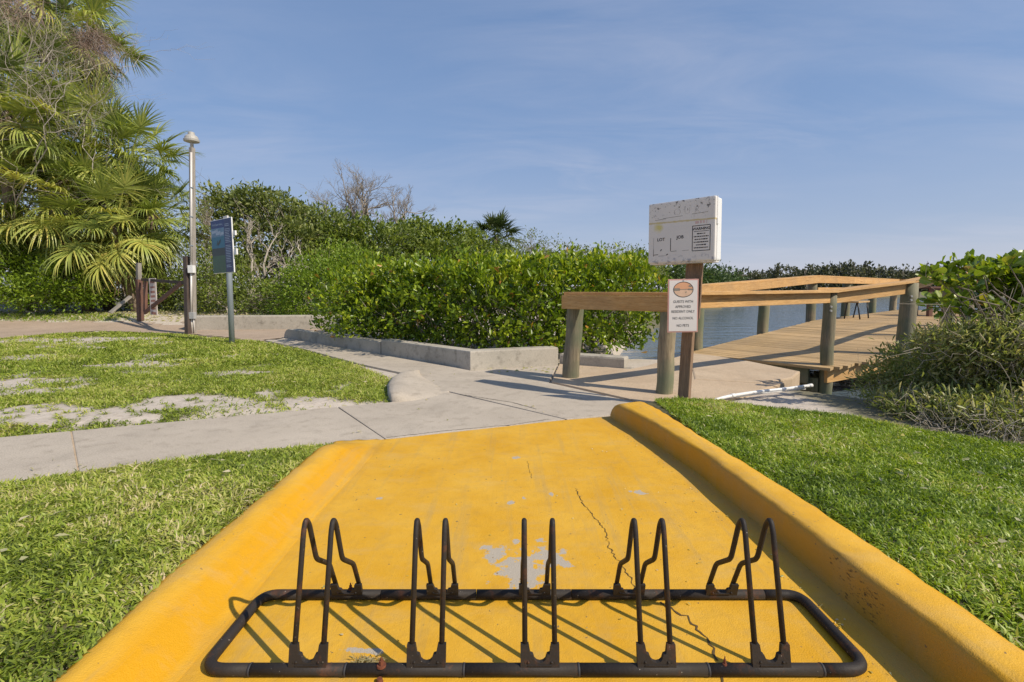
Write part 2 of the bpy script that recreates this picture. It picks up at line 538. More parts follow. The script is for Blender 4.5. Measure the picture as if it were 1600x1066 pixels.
M['grassL'] = leafmat('lawn_tired', [(0.0, (0.12, 0.155, 0.024)), (0.35, (0.28, 0.365, 0.035)), (0.62, (0.45, 0.475, 0.09)), (0.82, (0.58, 0.51, 0.24)), (1.0, (0.70, 0.57, 0.38))], 0.5, 0.35)
M['drygrass'] = leafmat('sedge', [(0.0, (0.11, 0.16, 0.045)), (0.4, (0.27, 0.33, 0.10)), (0.7, (0.45, 0.45, 0.22)), (1.0, (0.64, 0.55, 0.40))], 0.45, 0.4)


def frondmat(name, stops):
    m, t, b = material(name)
    a = nd(t, 'ShaderNodeAttribute', attribute_name='tint')
    oi = nd(t, 'ShaderNodeObjectInfo')
    f = maths(t, 'ADD', maths(t, 'MULTIPLY', a.outputs['Fac'], 0.55), maths(t, 'MULTIPLY', oi.outputs['Random'], 0.45))
    c = ramp(t, f, stops)
    t.links.new(c, b.inputs['Base Color'])
    b.inputs['Roughness'].default_value = 0.38
    tr = nd(t, 'ShaderNodeBsdfTranslucent')
    t.links.new(mix(t, 1.0, c, (1.2, 1.25, 0.5), 'MULTIPLY'), tr.inputs[0])
    ms = nd(t, 'ShaderNodeMixShader')
    ms.inputs[0].default_value = 0.28
    t.links.new(b.outputs[0], ms.inputs[1])
    t.links.new(tr.outputs[0], ms.inputs[2])
    t.links.new(ms.outputs[0], t.nodes['Material Output'].inputs[0])
    return m


M['frond'] = frondmat('palm_frond', [(0.0, (0.055, 0.09, 0.022)), (0.28, (0.19, 0.245, 0.052)), (0.52, (0.38, 0.43, 0.10)), (0.80, (0.57, 0.53, 0.13)), (1.0, (0.72, 0.53, 0.15))])
M['deadfrond'] = frondmat('dead_frond', [(0.0, (0.13, 0.09, 0.055)), (0.6, (0.30, 0.21, 0.125)), (1.0, (0.46, 0.34, 0.21))])

# water
m, t, b = material('water')
b.inputs['Base Color'].default_value = (0.10, 0.135, 0.165, 1)
b.inputs['Roughness'].default_value = 0.07
b.inputs['IOR'].default_value = 1.33
w1 = noise(t, coords(t, (0.42, 1.3, 1), rot=(0, 0, R(12))), 1.1, 5, 0.55, 0.5)
w2 = noise(t, coords(t, (0.7, 2.0, 1), rot=(0, 0, R(-14))), 4.0, 3, 0.5)
p = bump(t, b, w1, 1.0, 0.09)
bump(t, b, w2, 1.0, 0.018, p)
M['water'] = m

# ground: bare pale sand / thatchy soil under the lawns (the 'tint' attribute says where the lawn is)
m, t, b = material('ground_soil')
v = coords(t)
a = nd(t, 'ShaderNodeAttribute', attribute_name='tint')
sand = mix(t, noise(t, v, 3.5, 6, 0.65), (0.42, 0.36, 0.29), (0.60, 0.53, 0.45))
sand = mix(t, ramp(t, noise(t, v, 30, 5, 0.7), [(0.5, (0, 0, 0)), (0.7, (0.6, 0.6, 0.6))]), sand, (0.26, 0.20, 0.14))
soil = mix(t, noise(t, v, 40, 4, 0.7), (0.055, 0.06, 0.02), (0.17, 0.15, 0.075))
c = mix(t, a.outputs['Fac'], sand, soil)
t.links.new(c, b.inputs['Base Color'])
b.inputs['Roughness'].default_value = 0.95
p = bump(t, b, noise(t, v, 90, 4, 0.7), 0.5, 0.01)
bump(t, b, noise(t, v, 9, 4, 0.6), 0.4, 0.03, p)
M['ground'] = m


# ------------------------------------------------------------------ ground shape
def inpoly(x, y, poly):
    r = np.zeros(x.shape, bool)
    n = len(poly)
    for i in range(n):
        x1, y1 = poly[i]
        x2, y2 = poly[(i + 1) % n]
        if y1 == y2: continue
        c = ((y1 > y) != (y2 > y)) & (x < (x2 - x1) * (y - y1) / (y2 - y1) + x1)
        r ^= c
    return r


def pdist(x, y, poly, closed=True):
    d = np.full(x.shape, 1e9)
    n = len(poly)
    for i in range(n if closed else n - 1):
        x1, y1 = poly[i]
        x2, y2 = poly[(i + 1) % n]
        dx, dy = x2 - x1, y2 - y1
        t = np.clip(((x - x1) * dx + (y - y1) * dy) / (dx * dx + dy * dy), 0, 1)
        d = np.minimum(d, np.hypot(x - x1 - t * dx, y - y1 - t * dy))
    return d


def sst(a, b, x):
    t = np.clip((x - a) / (b - a), 0, 1)
    return t * t * (3 - 2 * t)


WATER = [(1.55, 7.3), (2.4, 7.2), (2.8, 6.4), (2.75, 5.6), (3.0, 5.05), (3.45, 4.6), (4.3, 4.45), (5.3, 4.4), (30, 3), (400, -30), (400, 92), (150, 84), (90, 80), (45, 74), (28, 58), (17, 40), (8.5, 24), (3.2, 14), (1.7, 9.3)]
WZ = -0.42
KI = [(0.80, 3.93), (0.87, 3.65), (0.95, 3.35), (1.06, 2.7), (1.10, 2.1), (1.115, 1.7), (1.135, 1.3), (1.15, 0.7), (1.15, 0.2)]
KO = [(1.04, 4.03), (1.12, 3.80), (1.16, 3.35), (1.215, 2.75), (1.285, 2.12), (1.31, 1.7), (1.315, 1.3), (1.33, 0.7), (1.33, 0.2)]


def fixy(c, h=1.0):
    return [(x, y * (.9969 - .0785 * (HZ + F * h / y - PY0) / F) if y > 1 else y * .93) for x, y in c]


KI, KO = fixy(KI, 1.05), fixy(KO, .92)
LAWN_R = [(1.33, 0.3)] + KO[::-1][1:] + g2((1050, 641), (1110, 640), (1200, 650), (1290, 655), (1345, 660), (1450, 680), (1600, 700), (1900, 750)) + [(7.0, 2.2), (7, 0.3)]
LAWN_F = g2((-500, 825), (500, 699)) + [(-1.17, 3.2), (-1.15, 2.9), (-1.145, 1.7), (-1.11, 1.2), (-1.09, .3), (-6, 0.3)]
LAWN_L = g2((-500, 552), (-200, 536), (0, 529), (90, 522), (150, 518), (290, 523), (410, 534), (470, 546), (560, 571), (613, 592), (604, 606), (608, 627), (0, 682), (-500, 727))


def vn(x, y, s, seed=0):
    """cheap smooth value noise in 0..1"""
    x = np.asarray(x) / s + 31.7 * seed + 500
    y = np.asarray(y) / s + 17.3 * seed + 500
    xi, yi = np.floor(x), np.floor(y)
    fx, fy = x - xi, y - yi
    fx, fy = fx * fx * (3 - 2 * fx), fy * fy * (3 - 2 * fy)
    h = lambda a, c: np.modf(np.abs(np.sin(a * 127.1 + c * 311.7 + seed * 7.7) * 43758.5453))[0]
    return (h(xi, yi) * (1 - fx) + h(xi + 1, yi) * fx) * (1 - fy) + (h(xi, yi + 1) * (1 - fx) + h(xi + 1, yi + 1) * fx) * fy


def hgt(x, y):
    x = np.asarray(x, float)
    y = np.asarray(y, float)
    z = np.full(x.shape, -0.025)
    z += 0.02 * (vn(x, y, 1.3, 1) - .5) * sst(0.0, 0.2, np.where(inpoly(x, y, LAWN_L), pdist(x, y, LAWN_L), 0)) + 0
    inl = inpoly(x, y, LAWN_L)
    z += np.where(inl, 0.035 * sst(0, .25, pdist(x, y, LAWN_L)), 0)
    inf = inpoly(x, y, LAWN_F)
    z += np.where(inf, 0.10 * np.exp(-((x + 1.17) / 1.3) ** 2) * sst(3.4, 2.3, y) + 0.015, 0)
    inr = inpoly(x, y, LAWN_R)
    dk = pdist(x, y, KO, False)
    z += np.where(inr, 0.105 * np.exp(-(dk / 1.6) ** 2) + 0.02, 0)
    # bank beyond the dusty road and behind the low walls
    left = sst(-7.0, -8.6, x)
    bank = (0.34 * sst(11.6, 14.8, y)) * left + (0.30 * sst(12.7, 13.3, y)) * (1 - left)
    z += bank * sst(2.5, 0.0, x)
    # soil in the planter behind its wall
    inn = inpoly(x, y, WATER)
    d = pdist(x, y, WATER)
    z = np.where(inn, z - (0.95 + 0.6 * sst(1, 12, d)) * sst(0, .6, d), z)
    far = sst(60, 95, y)
    z += np.where(inn, 0, 0.5 * far)
    return z


def bare(x, y):
    """0 = full grass, 1 = bare sand, on the left lawn"""
    b = 0.92 * sst(.50, .70, vn(x, y, .8, 3) * .6 + vn(x, y, .27, 4) * .4)
    for (px, py, rx, ry, s) in [(60, 652, 150, 17, 1.2), (300, 632, 110, 16, 1.0), (510, 626, 90, 12, .85), (30, 595, 70, 10, .9), (140, 532, 150, 8, .9), (110, 545, 110, 6, .7), (385, 583, 40, 5, .8), (420, 612, 120, 14, .6), (190, 670, 200, 10, .8)]:
        p = G(px, py)
        k = p.y / F
        q = G(px, py + ry)
        g = s * np.exp(-.6 * (((x - p.x) / (rx * k)) ** 2 + ((y - p.y) / max(.16, p.y - q.y)) ** 2))
        b = np.maximum(b, sst(.50, .72, g * .55 + .62 * (vn(x, y, .34, 9) * .55 + vn(x, y, .11, 10) * .45)))
    return np.clip(b * (1 - .35 * (vn(x, y, .06, 15) > .72)), 0, 1)


def axis(dense, step, lo, hi):
    a = list(np.arange(dense[0], dense[1], step))
    s = step
    v = dense[1]
    while v < hi:
        a.append(v)
        s *= 1.22
        v += s
    a.append(hi)
    s = step
    v = dense[0]
    pre = []
    while v > lo:
        s *= 1.22
        v -= s
        pre.append(max(v, lo))
    return np.array(pre[::-1] + a)


ax = axis((-6, 5.5), .07, -400, 420)
ay = axis((0.3, 9), .06, -60, 600)
X, Y = np.meshgrid(ax, ay)
Z = hgt(X, Y)
lawn = np.maximum.reduce([inpoly(X, Y, LAWN_R) * 1.0, inpoly(X, Y, LAWN_F) * 1.0, inpoly(X, Y, LAWN_L) * (1 - bare(X, Y))])
wet = np.where(inpoly(X, Y, WATER), sst(0.1, .6, pdist(X, Y, WATER)) * .8, 0)
wood = np.clip(sst(14.6, 16, Y) * .9, 0, 1)
wood = np.maximum(wood, sst(2.75, 3.0, X) * sst(3.1, 3.3, Y) * (Y < 6.5) * .85)
ny, nx = X.shape
idx = np.arange(nx * ny).reshape(ny, nx)
quads = np.stack([idx[:-1, :-1], idx[:-1, 1:], idx[1:, 1:], idx[1:, :-1]], -1).reshape(-1, 4)
me = npmesh('ground', np.stack([X, Y, Z], -1).reshape(-1, 3), quads, np.maximum.reduce([lawn, wet, wood]).ravel())
for p_ in me.polygons: p_.use_smooth = True
ground = link('ground', me, M['ground'])
tag(ground, 'pale sandy ground around the lawns and paths', kind='structure')

bm = bmesh.new()
wp = [(-3, 3.5), (500, -60), (500, 110), (-3, 110)]
bm.faces.new([bm.verts.new((x, y, WZ)) for x, y in wp])
tag(bmobj('water', bm, M['water']), 'rippled blue grey lagoon water beyond the boardwalk', kind='structure')

# ------------------------------------------------------------------ pavements
walk = empty('sidewalk')
tag(walk, 'pale concrete sidewalk crossing in front of the yellow ramp', kind='structure')
prism('slab', g2((-500, 728), (110, 673.3), (123.3, 746.2), (-500, 824)), 0, .1, M['walk'], walk)
prism('slab', g2((112.3, 673.1), (526.5, 635.8), (600.5, 685.3), (500, 698), (125.8, 745.9)), 0, .1, M['walk'], walk)
prism('slab', g2((530, 635.5), (609, 628.5), (790, 604), (697, 612), (703, 614), (880, 655), (604, 685.5)), 0, .1, M['walk'], walk) if False else \
    prism('slab', g2((528.6, 635.6), (609, 628.5), (699, 612.2), (883, 655), (602.6, 685.8)), 0, .1, M['walk'], walk)
prism('slab', g2((612, 627.5), (640, 585), (560, 568), (470, 544), (410, 531), (452, 527), (560, 545), (738, 579.5), (870, 571), (858, 598), (1046, 640), (1043, 646), (962, 648), (886, 655), (702, 611.5)), 0, .1, M['walk'], walk)
prism('slab', g2((874, 570), (985, 578), (1010, 573), (1078, 553), (1130, 575), (1190, 590), (1225, 600), (1090, 640), (1050, 640), (862, 597.5)), 0.012, .25, M['tan'], walk)
# raised slab where the boardwalk starts
ap = tag(prism('landing_slab', g2((1076, 551), (1120, 556), (1170, 564), (1250, 580), (1238, 590), (1190, 598), (1085, 592), z=.02), 0.02, .45, M['tan'], None, .02), 'tan concrete landing slab at the foot of the boardwalk', kind='structure')
# sloping grey apron to the shore
bm = bmesh.new()
pts = [G(1062, 641, .0), G(1105, 642, -.01), G(1200, 653, -.02), G(1290, 658, -.05), G(1362, 664, -.1), G(1330, 645, -.14), G(1290, 632.5, -.12), G(1248, 622, -.10), G(1190, 612, -.03), G(1120, 622, .0)]
cv = bm.verts.new(sum(pts, Vector()) / len(pts))
vs = [bm.verts.new(p) for p in pts]
lo = [bm.verts.new(p - Vector((0, 0, .3))) for p in pts]
for i in range(len(vs)):
    j = (i + 1) % len(vs)
    bm.faces.new((cv, vs[i], vs[j]))
    bm.faces.new((vs[i], lo[i], lo[j], vs[j]))
tag(bmobj('concrete_apron', bm, M['wall']), 'grey concrete apron sloping to the water beside the right lawn', kind='structure')

# dusty road beyond the left lawn
rp = [(-500, 551), (-200, 535), (0, 528), (150, 517), (290, 522), (410, 533), (452, 527), (500, 520), (520, 513), (430, 512), (290, 510)]
rp2 = g2(*rp)
rl = g2((290, 510)) + [(-8.7, 12.6), (-10, 13.0), (-14, 13.2), (-25, 13.4), (-40, 13.4)]
poly = rp2 + rl[1:] + [(-40, 10.0)]
gx, gy = np.meshgrid(np.arange(-40, -2.5, .16), np.arange(7.4, 13.8, .16))
gz = hgt(gx, gy)
gz = np.maximum(gz, -0.012) + .012
i2 = np.arange(gx.size).reshape(gx.shape)
qs = np.stack([i2[:-1, :-1], i2[:-1, 1:], i2[1:, 1:], i2[1:, :-1]], -1).reshape(-1, 4)
cx, cy = gx[:-1, :-1] + .08, gy[:-1, :-1] + .08
wob = .12 * (vn(cx, cy, .5, 6) - .5)
keep = inpoly(cx + wob, cy + wob, poly).ravel()
tag(link('dusty_road', npmesh('dusty_road', np.stack([gx, gy, gz], -1).reshape(-1, 3), qs[keep]), M['road']), 'tan dusty road running past the far side of the left lawn', kind='structure')

# ------------------------------------------------------------------ yellow ramp with its kerbs
rampr = empty('yellow_ramp')
tag(rampr, 'yellow painted concrete kerb ramp in the foreground', kind='structure')
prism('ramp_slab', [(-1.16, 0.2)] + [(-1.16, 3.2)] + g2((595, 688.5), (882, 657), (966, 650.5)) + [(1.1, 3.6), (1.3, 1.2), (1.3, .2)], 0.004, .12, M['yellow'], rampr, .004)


def sweep(name, A, B, prof, hs, mat, parent, n=60, wob=.004):
    """profile (u across from A to B, height) swept along the pair of curves; hs(t) scales the height"""
    def at(c, t):
        d = [0]
        for a, b_ in zip(c, c[1:]): d.append(d[-1] + math.dist(a, b_))
        s = t * d[-1]
        for k in range(len(c) - 1):
            if s <= d[k + 1] + 1e-9:
                f = (s - d[k]) / (d[k + 1] - d[k])
                return (c[k][0] + (c[k + 1][0] - c[k][0]) * f, c[k][1] + (c[k + 1][1] - c[k][1]) * f)
        return c[-1]
    bm = bmesh.new()
    rows = []
    ts = [0, .004, .012, .022, .035, .05] + [k / n for k in range(4, n + 1)]
    for t in ts:
        a, b_ = at(A, t), at(B, t)
        h = hs(t)
        rows.append([bm.verts.new((a[0] + (b_[0] - a[0]) * u + random.uniform(-wob, wob) * .5, a[1] + (b_[1] - a[1]) * u,
                                   (z * h if z > 0 else z) + (random.uniform(-wob, wob) if z > .01 else 0))) for u, z in prof])
    for r0, r1 in zip(rows, rows[1:]):
        for k in range(len(prof) - 1):
            bm.faces.new((r0[k], r0[k + 1], r1[k + 1], r1[k]))
    bm.faces.new(rows[0][::-1])
    bm.faces.new(rows[-1])
    return bmobj(name, bm, mat, parent, True)


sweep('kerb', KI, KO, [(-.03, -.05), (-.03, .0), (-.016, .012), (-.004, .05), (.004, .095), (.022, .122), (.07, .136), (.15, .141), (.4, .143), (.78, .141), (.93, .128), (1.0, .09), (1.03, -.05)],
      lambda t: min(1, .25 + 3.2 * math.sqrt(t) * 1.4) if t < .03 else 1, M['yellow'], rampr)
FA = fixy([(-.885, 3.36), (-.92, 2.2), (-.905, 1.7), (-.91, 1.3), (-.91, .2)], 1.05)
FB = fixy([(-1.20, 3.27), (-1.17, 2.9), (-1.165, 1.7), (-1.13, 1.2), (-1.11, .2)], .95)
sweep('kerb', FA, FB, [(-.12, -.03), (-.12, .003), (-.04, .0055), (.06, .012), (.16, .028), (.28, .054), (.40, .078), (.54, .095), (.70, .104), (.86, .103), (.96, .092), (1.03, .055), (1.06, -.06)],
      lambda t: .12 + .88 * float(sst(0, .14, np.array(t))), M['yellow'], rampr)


def ribbon(name, pts, w, z, mat, parent, jag=.006, step=.012):
    pts = [Vector(p) for p in pts]
    bm = bmesh.new()
    prev = None
    for a, b_ in zip(pts, pts[1:]):
        n = max(1, int((b_ - a).length / step))
        d = (b_ - a).normalized()
        s = Vector((-d.y, d.x, 0))
        for k in range(n):
            p = a + (b_ - a) * k / n + s * random.uniform(-jag, jag)
            ww = w * random.uniform(.35, 1.3)
            cur = (bm.verts.new((p.x + s.x * ww / 2, p.y + s.y * ww / 2, z)), bm.verts.new((p.x - s.x * ww / 2, p.y - s.y * ww / 2, z)))
            if prev: bm.faces.new((prev[0], cur[0], cur[1], prev[1]))
            prev = cur
    return bmobj(name, bm, mat, parent)


ck = [(824, 722), (832, 750), (900, 765), (912, 790), (945, 830), (952, 858), (985, 905), (1000, 935), (1030, 945), (1072, 965), (1095, 990), (1112, 1015), (1122, 1040), (1128, 1066), (1140, 1150)]
ribbon('crack', [G(*p) for p in ck[2:8]], .0042, .0058, M['crack'], rampr)
ribbon('crack', [G(*p) for p in ck[8:13]], .007, .0058, M['crack'], rampr, .008)
ribbon('crack', [G(*p) for p in ck[12:]], .007, .0058, M['crack'], rampr, .003)
ribbon('crack', [G(*p) for p in ck[:2]], .0022, .0058, M['crack'], rampr)
ribbon('joint_sand', [G(111, 673.2), G(124.5, 746)], .022, -.007, M['tan'], walk, .002)
# opened joint in the sidewalk slab
ribbon('joint_crack', [G(720, 616.5), G(800, 629), G(840, 640)], .010, .0015, M['groove'], walk, .004)
ribbon('joint_crack', [G(604, 684), G(700, 673), G(800, 664), G(860, 655)], .006, .0015, M['groove'], walk, .006)

# ------------------------------------------------------------------ low walls
def wallrun(name, pts, h, th, mat, parent=None, z0=-.05, bev=.02):
    """wall along pts, thickness to the left of travel, mitred"""
    n = len(pts)
    off = []
    for i in range(n):
        d0 = (Vector(pts[i]) - Vector(pts[i - 1])).normalized() if i > 0 else None
        d1 = (Vector(pts[i + 1]) - Vector(pts[i])).normalized() if i < n - 1 else None
        d0 = d0 or d1
        d1 = d1 or d0
        m0, m1 = Vector((-d0.y, d0.x)), Vector((-d1.y, d1.x))
        mm = (m0 + m1).normalized()
        off.append(Vector(pts[i]) + mm * th / max(.4, mm.dot(m0)))
    poly = [tuple(p) for p in pts] + [tuple(p) for p in off[::-1]]
    return prism(name, poly, z0 + h, h, mat, parent, bev)


planter = empty('planter_wall', (-.54, 6.24, 0))
tag(planter, 'low grey concrete wall edging the green hedge bed', 'wall')
a, cpt, e = G(452, 529), G(735, 577), G(872, 569)
mid = a.lerp(cpt, .62)
mid2 = a.lerp(cpt, .625)
wallrun('wall_section', [a.xy, mid.xy], .245, .2, M['wall'], planter)
wallrun('wall_section', [mid2.xy, cpt.xy, e.xy], .285, .2, M['wall'], planter)
wallrun('wall_section', [(e + Vector((.02, 0, 0))).xy, G(975, 577, 0).xy], .2, .22, M['wall'], planter, -.05, .03)
# rounded nose at its far left end
bm = bmesh.new()
dirw = (cpt - a).normalized()
nrmw = Vector((-dirw.y, dirw.x, 0))
ring = []
for k in range(9):
    th = math.pi * k / 16
    ring.append((a - dirw * (.26 * math.sin(th)), .19 * math.cos(th) + .002))
A0 = [bm.verts.new((p.x, p.y, z)) for p, z in ring]
B0 = [bm.verts.new((p.x + nrmw.x * .2, p.y + nrmw.y * .2, z)) for p, z in ring]
ca, cb = bm.verts.new((a.x, a.y, -.05)), bm.verts.new((a.x + nrmw.x * .2, a.y + nrmw.y * .2, -.05))
for k in range(8):
    bm.faces.new((A0[k], A0[k + 1], B0[k + 1], B0[k]))
    bm.faces.new((ca, A0[k], A0[k + 1]))
    bm.faces.new((cb, B0[k + 1], B0[k]))
bmobj('wall_end', bm, M['wall'], planter)
# broken concrete lumps at its waterside end
for k, (px, py, s) in enumerate([(958, 577, .09), (982, 579, .075), (930, 575, .06)]):
    p = G(px, py, -.02)
    bm = bmesh.new()
    bmesh.ops.create_icosphere(bm, subdivisions=2, radius=s)
    for v_ in bm.verts:
        v_.co = Vector((v_.co.x * 1.5, v_.co.y * .8, v_.co.z * .55)) * random.uniform(.8, 1.15) + p
    tag(bmobj('rock', bm, M['rock']), ['largest broken concrete lump at the hedge waterside corner', 'smaller rock nearest the water by the hedge corner', 'small rock beside the leaning left pile'][k], 'rock', 'broken lumps at the end of the planter wall')

back = empty('kerb_wall', (-5, 12.4, 0))
tag(back, 'weathered low concrete wall across the road behind the blue sign', 'wall')
wallrun('wall_section', [(-8.15, 12.0), (-4.9, 12.35)], .38, .3, M['wall'], back, -.03, .03)
wallrun('wall_section', [(-4.88, 12.352), (-2.2, 12.6)], .36, .3, M['wall'], back, -.03, .03)

# little rounded kerb end at the lawn corner
bm = bmesh.new()
Lb = [(612, 628), (606, 618), (605, 606), (611, 595), (624, 588), (642, 585), (655, 584)]
Rb = [(640, 627), (668, 623), (694, 616), (690, 606), (676, 597), (662, 590), (657, 586)]
cols = []
for (la, ra) in zip(Lb, Rb):
    a_, b_ = G(*la), G(*ra)
    col = []
    for f_, z in ((0, -.04), (.0, .03), (.06, .052), (.16, .064), (.34, .058), (.62, .032), (.88, .009), (1, -.004)):
        p = a_.lerp(b_, f_)
        col.append(bm.verts.new((p.x, p.y, z * (.75 if la in (Lb[0], Lb[-1]) else 1))))
    cols.append(col)
for c0_, c1_ in zip(cols, cols[1:]):
    for k in range(7):
        bm.faces.new((c0_[k], c0_[k + 1], c1_[k + 1], c1_[k]))
bm.faces.new(cols[0][::-1])
bm.faces.new(cols[-1])
tag(bmobj('kerb_end', bm, M['walk'], None, True), 'rounded concrete kerb end at the right corner of the left lawn', 'kerb')

# ------------------------------------------------------------------ bike rack
rack = empty('bike_rack', (0.05, 1.46, 0))
tag(rack, 'dark brown steel floor bike rack with five wheel slots on the yellow ramp', 'bike rack')
XL, XR, YF, YR, ZB, RB = -.838, .968, 1.231, 1.553, .020, .0158


def tubeobj(name, pts, r, mat, parent, n=12):
    bm = bmesh.new()
    tube(bm, pts, r, n)
    return bmobj(name, bm, mat, parent, True)


xs_f = [XL + .11, -.70, -.43, -.13, .18, .48, .80, XR - .10]
for x0, x1 in ((XL + .13, -.45), (-.45, -.13), (-.13, .18), (.18, .53), (.53, XR - .13)):
    tubeobj('front_bar', [(x0 + .0012, YF, ZB), (x1 - .0012, YF, ZB)], RB, M['steel'], rack)
for x0, x1 in ((XL + .12, -.44), (-.44, -.12), (-.12, .2), (.2, .51), (.51, XR - .12)):
    tubeobj('rear_bar', [(x0 + .0012, YR, ZB), (x1 - .0012, YR, ZB)], RB, M['steel'], rack)
tubeobj('end_bar', rounded([(XL + .128, YF, ZB), (XL, YF, ZB), (XL, YR, ZB), (XL + .118, YR, ZB)], .12, 8), RB * .99, M['steel'], rack)
tubeobj('end_bar', rounded([(XR - .128, YF, ZB), (XR, YF, ZB), (XR, YR, ZB), (XR - .118, YR, ZB)], .12, 8), RB * .99, M['steel'], rack)
for x in (-.45, -.13, .18, .53, XR - .13, XL + .13):
    tubeobj('joint_sleeve', [(x - .003, YF, ZB), (x + .003, YF, ZB)], RB + .0008, M['ink'], rack)


def plate(x0, x1, y, z0, name, h=.058, lean=0.0):
    """bracket: rectangle with a keyhole notch in its top edge"""
    w = x1 - x0
    cxm = (x0 + x1) / 2
    prof = [(x0 - .012, 0), (x1 + .012, 0), (x1 + .012, h), (x1 - .010, h), (cxm + .026, h * .62), (cxm + .019, h * .58)]
    for k in range(7):
        a_ = -math.pi * k / 6
        prof.append((cxm + .017 * math.cos(a_), h * .50 + .014 * math.sin(a_)))
    prof += [(cxm - .019, h * .58), (cxm - .026, h * .62), (x0 + .010, h), (x0 - .012, h)]
    bm = bmesh.new()
    fr = [bm.verts.new((px, y - .006 + lean * pz, z0 + pz)) for px, pz in prof]
    bk = [bm.verts.new((px, y + .006 + lean * pz, z0 + pz)) for px, pz in prof]
    bm.faces.new(fr)
    bm.faces.new(bk[::-1])
    for i in range(len(fr)):
        j = (i + 1) % len(fr)
        bm.faces.new((fr[j], fr[i], bk[i], bk[j]))
    o = bmobj(name, bm, M['steel'], rack)
    bm = bmesh.new()
    for sx in (x0 + .009, x1 - .009):
        bmesh.ops.create_uvsphere(bm, u_segments=8, v_segments=5, radius=.0035, matrix=Matrix.Translation((sx, y - .0065 + lean * h * .3, z0 + h * .3)))
    box(bm, (cxm, y - .0065 + lean * .01, z0 + .010), (w * .8, .004, .003))
    r_ = bmobj('rivet', bm, M['alu'] if False else M['steel'], o)
    r_.matrix_parent_inverse = Matrix.Identity(4)
    r_.parent = o
    r_.location = (0, 0, 0)
    return o


LOOPS = [(-.590, -.512), (-.272, -.191), (.035, .116), (.350, .430), (.660, .739)]
for (x0, x1) in LOOPS:
    for x in (x0, x1):
        pts = rounded([(x, YF, .04), (x, 1.318, .362), (x, 1.335, .392), (x, 1.357, .363), (x, 1.398, .235), (x, 1.496, .162), (x, YR, .045)], .020, 5)
        tubeobj('wheel_loop', pts, .0075, M['steel'], rack, 10)
    plate(x0, x1, YF - .004, ZB + RB - .008, 'front_bracket', .060, .22)
    plate(x0, x1, YR - .008, ZB + RB - .012, 'rear_bracket', .046, -.3)
# anchor bolts, rusty
for (x, y, s) in ((-.352, YF - .004, 1.0), (-.545, YR + .004, .7), (.575, YF, .5), (-.30, YR - .05, .0)):
    if not s: continue
    bm = bmesh.new()
    m4 = Matrix.Translation((x, y, ZB + RB))
    bmesh.ops.create_cone(bm, cap_ends=True, segments=16, radius1=.013 * s, radius2=.012 * s, depth=.005, matrix=m4)
    bmesh.ops.create_cone(bm, cap_ends=True, segments=6, radius1=.0075 * s, radius2=.0065 * s, depth=.012, matrix=Matrix.Translation((x, y, ZB + RB + .008)))
    bmesh.ops.create_cone(bm, cap_ends=True, segments=8, radius1=.003 * s, radius2=.003 * s, depth=.02, matrix=Matrix.Translation((x, y, ZB + RB + .012)))
    o = bmobj('anchor_bolt', bm, M['rust'], rack)
bm = bmesh.new()
bmesh.ops.create_cone(bm, cap_ends=True, segments=12, radius1=.010, radius2=.007, depth=.012, matrix=Matrix.Translation((-.352, YF - .024, .009)))
bmobj('anchor_bolt', bm, M['rust'], rack)
# the little drift of dry grass caught against the front bar
n = 160
Pn = np.stack([rs.uniform(-.44, -.37, n), 1.268 + rs.normal(0, .008, n), .006 + rs.uniform(0, .008, n)], 1)
D = np.stack([rs.normal(0, 1, n), rs.normal(0, .4, n), rs.uniform(0, .25, n)], 1)
o = scatter('dry_grass_litter', Pn, D, np.tile([0., 0, 1], (n, 1)) + rs.normal(0, .2, (n, 3)), rs.uniform(.01, .03, n), np.full(n, .0014), np.full(n, .95), M['drygrass'])
tag(o, 'wisp of dry grass caught behind the rack front bar', kind='stuff')

# ------------------------------------------------------------------ boardwalk
AX = Vector((.757, .653, 0)).normalized()
PX = Vector((AX.y, -AX.x, 0))
L0 = Vector((2.88, 7.77, 0))


def dz(s): return 0.0 + .27 * min(1, max(0, s / 5.9))


def dw(s): return float(np.interp(s, [0, 1.6, 5.8, 15], [1.93, 2.42, 2.6, 2.6]))


def dp(s, w, z=0.0): return L0 + AX * s + PX * w + Vector((0, 0, dz(s) + z))


dock = empty('boardwalk', dp(0, 0))
tag(dock, 'new pine boardwalk ramp with round piles and plank rails leading over the water', 'boardwalk')
PW = .143
k = 0
s_ = 0.0
while s_ < 14.6:
    s0, s1 = s_ + .003, s_ + PW - .004
    ov0, ov1 = random.uniform(.0, .035), random.uniform(.0, .05)
    a0, b0 = -.03 - ov0, dw(s_ + PW / 2) + .02 + ov1
    bm = bmesh.new()
    top = [dp(s0, a0, .0), dp(s1, a0, .0), dp(s1, b0, .0), dp(s0, b0, .0)]
    jig = random.uniform(-.002, .002)
    vt = [bm.verts.new(p + Vector((0, 0, jig))) for p in top]
    vb = [bm.verts.new(p + Vector((0, 0, jig - .036))) for p in top]
    bm.faces.new(vt)
    bm.faces.new(vb[::-1])
    for i in range(4):
        j = (i + 1) % 4
        bm.faces.new((vt[j], vt[i], vb[i], vb[j]))
    fm = Matrix((( *AX, 0), (*PX, 0), (0, 0, 1, 0), (0, 0, 0, 1))).transposed()
    fm = Matrix.Translation(dp(s0, 1.2)) @ fm
    bmesh.ops.transform(bm, matrix=fm.inverted(), verts=bm.verts)
    bmobj('plank', bm, M['plank'], dock).matrix_basis = fm
    s_ += PW
    k += 1


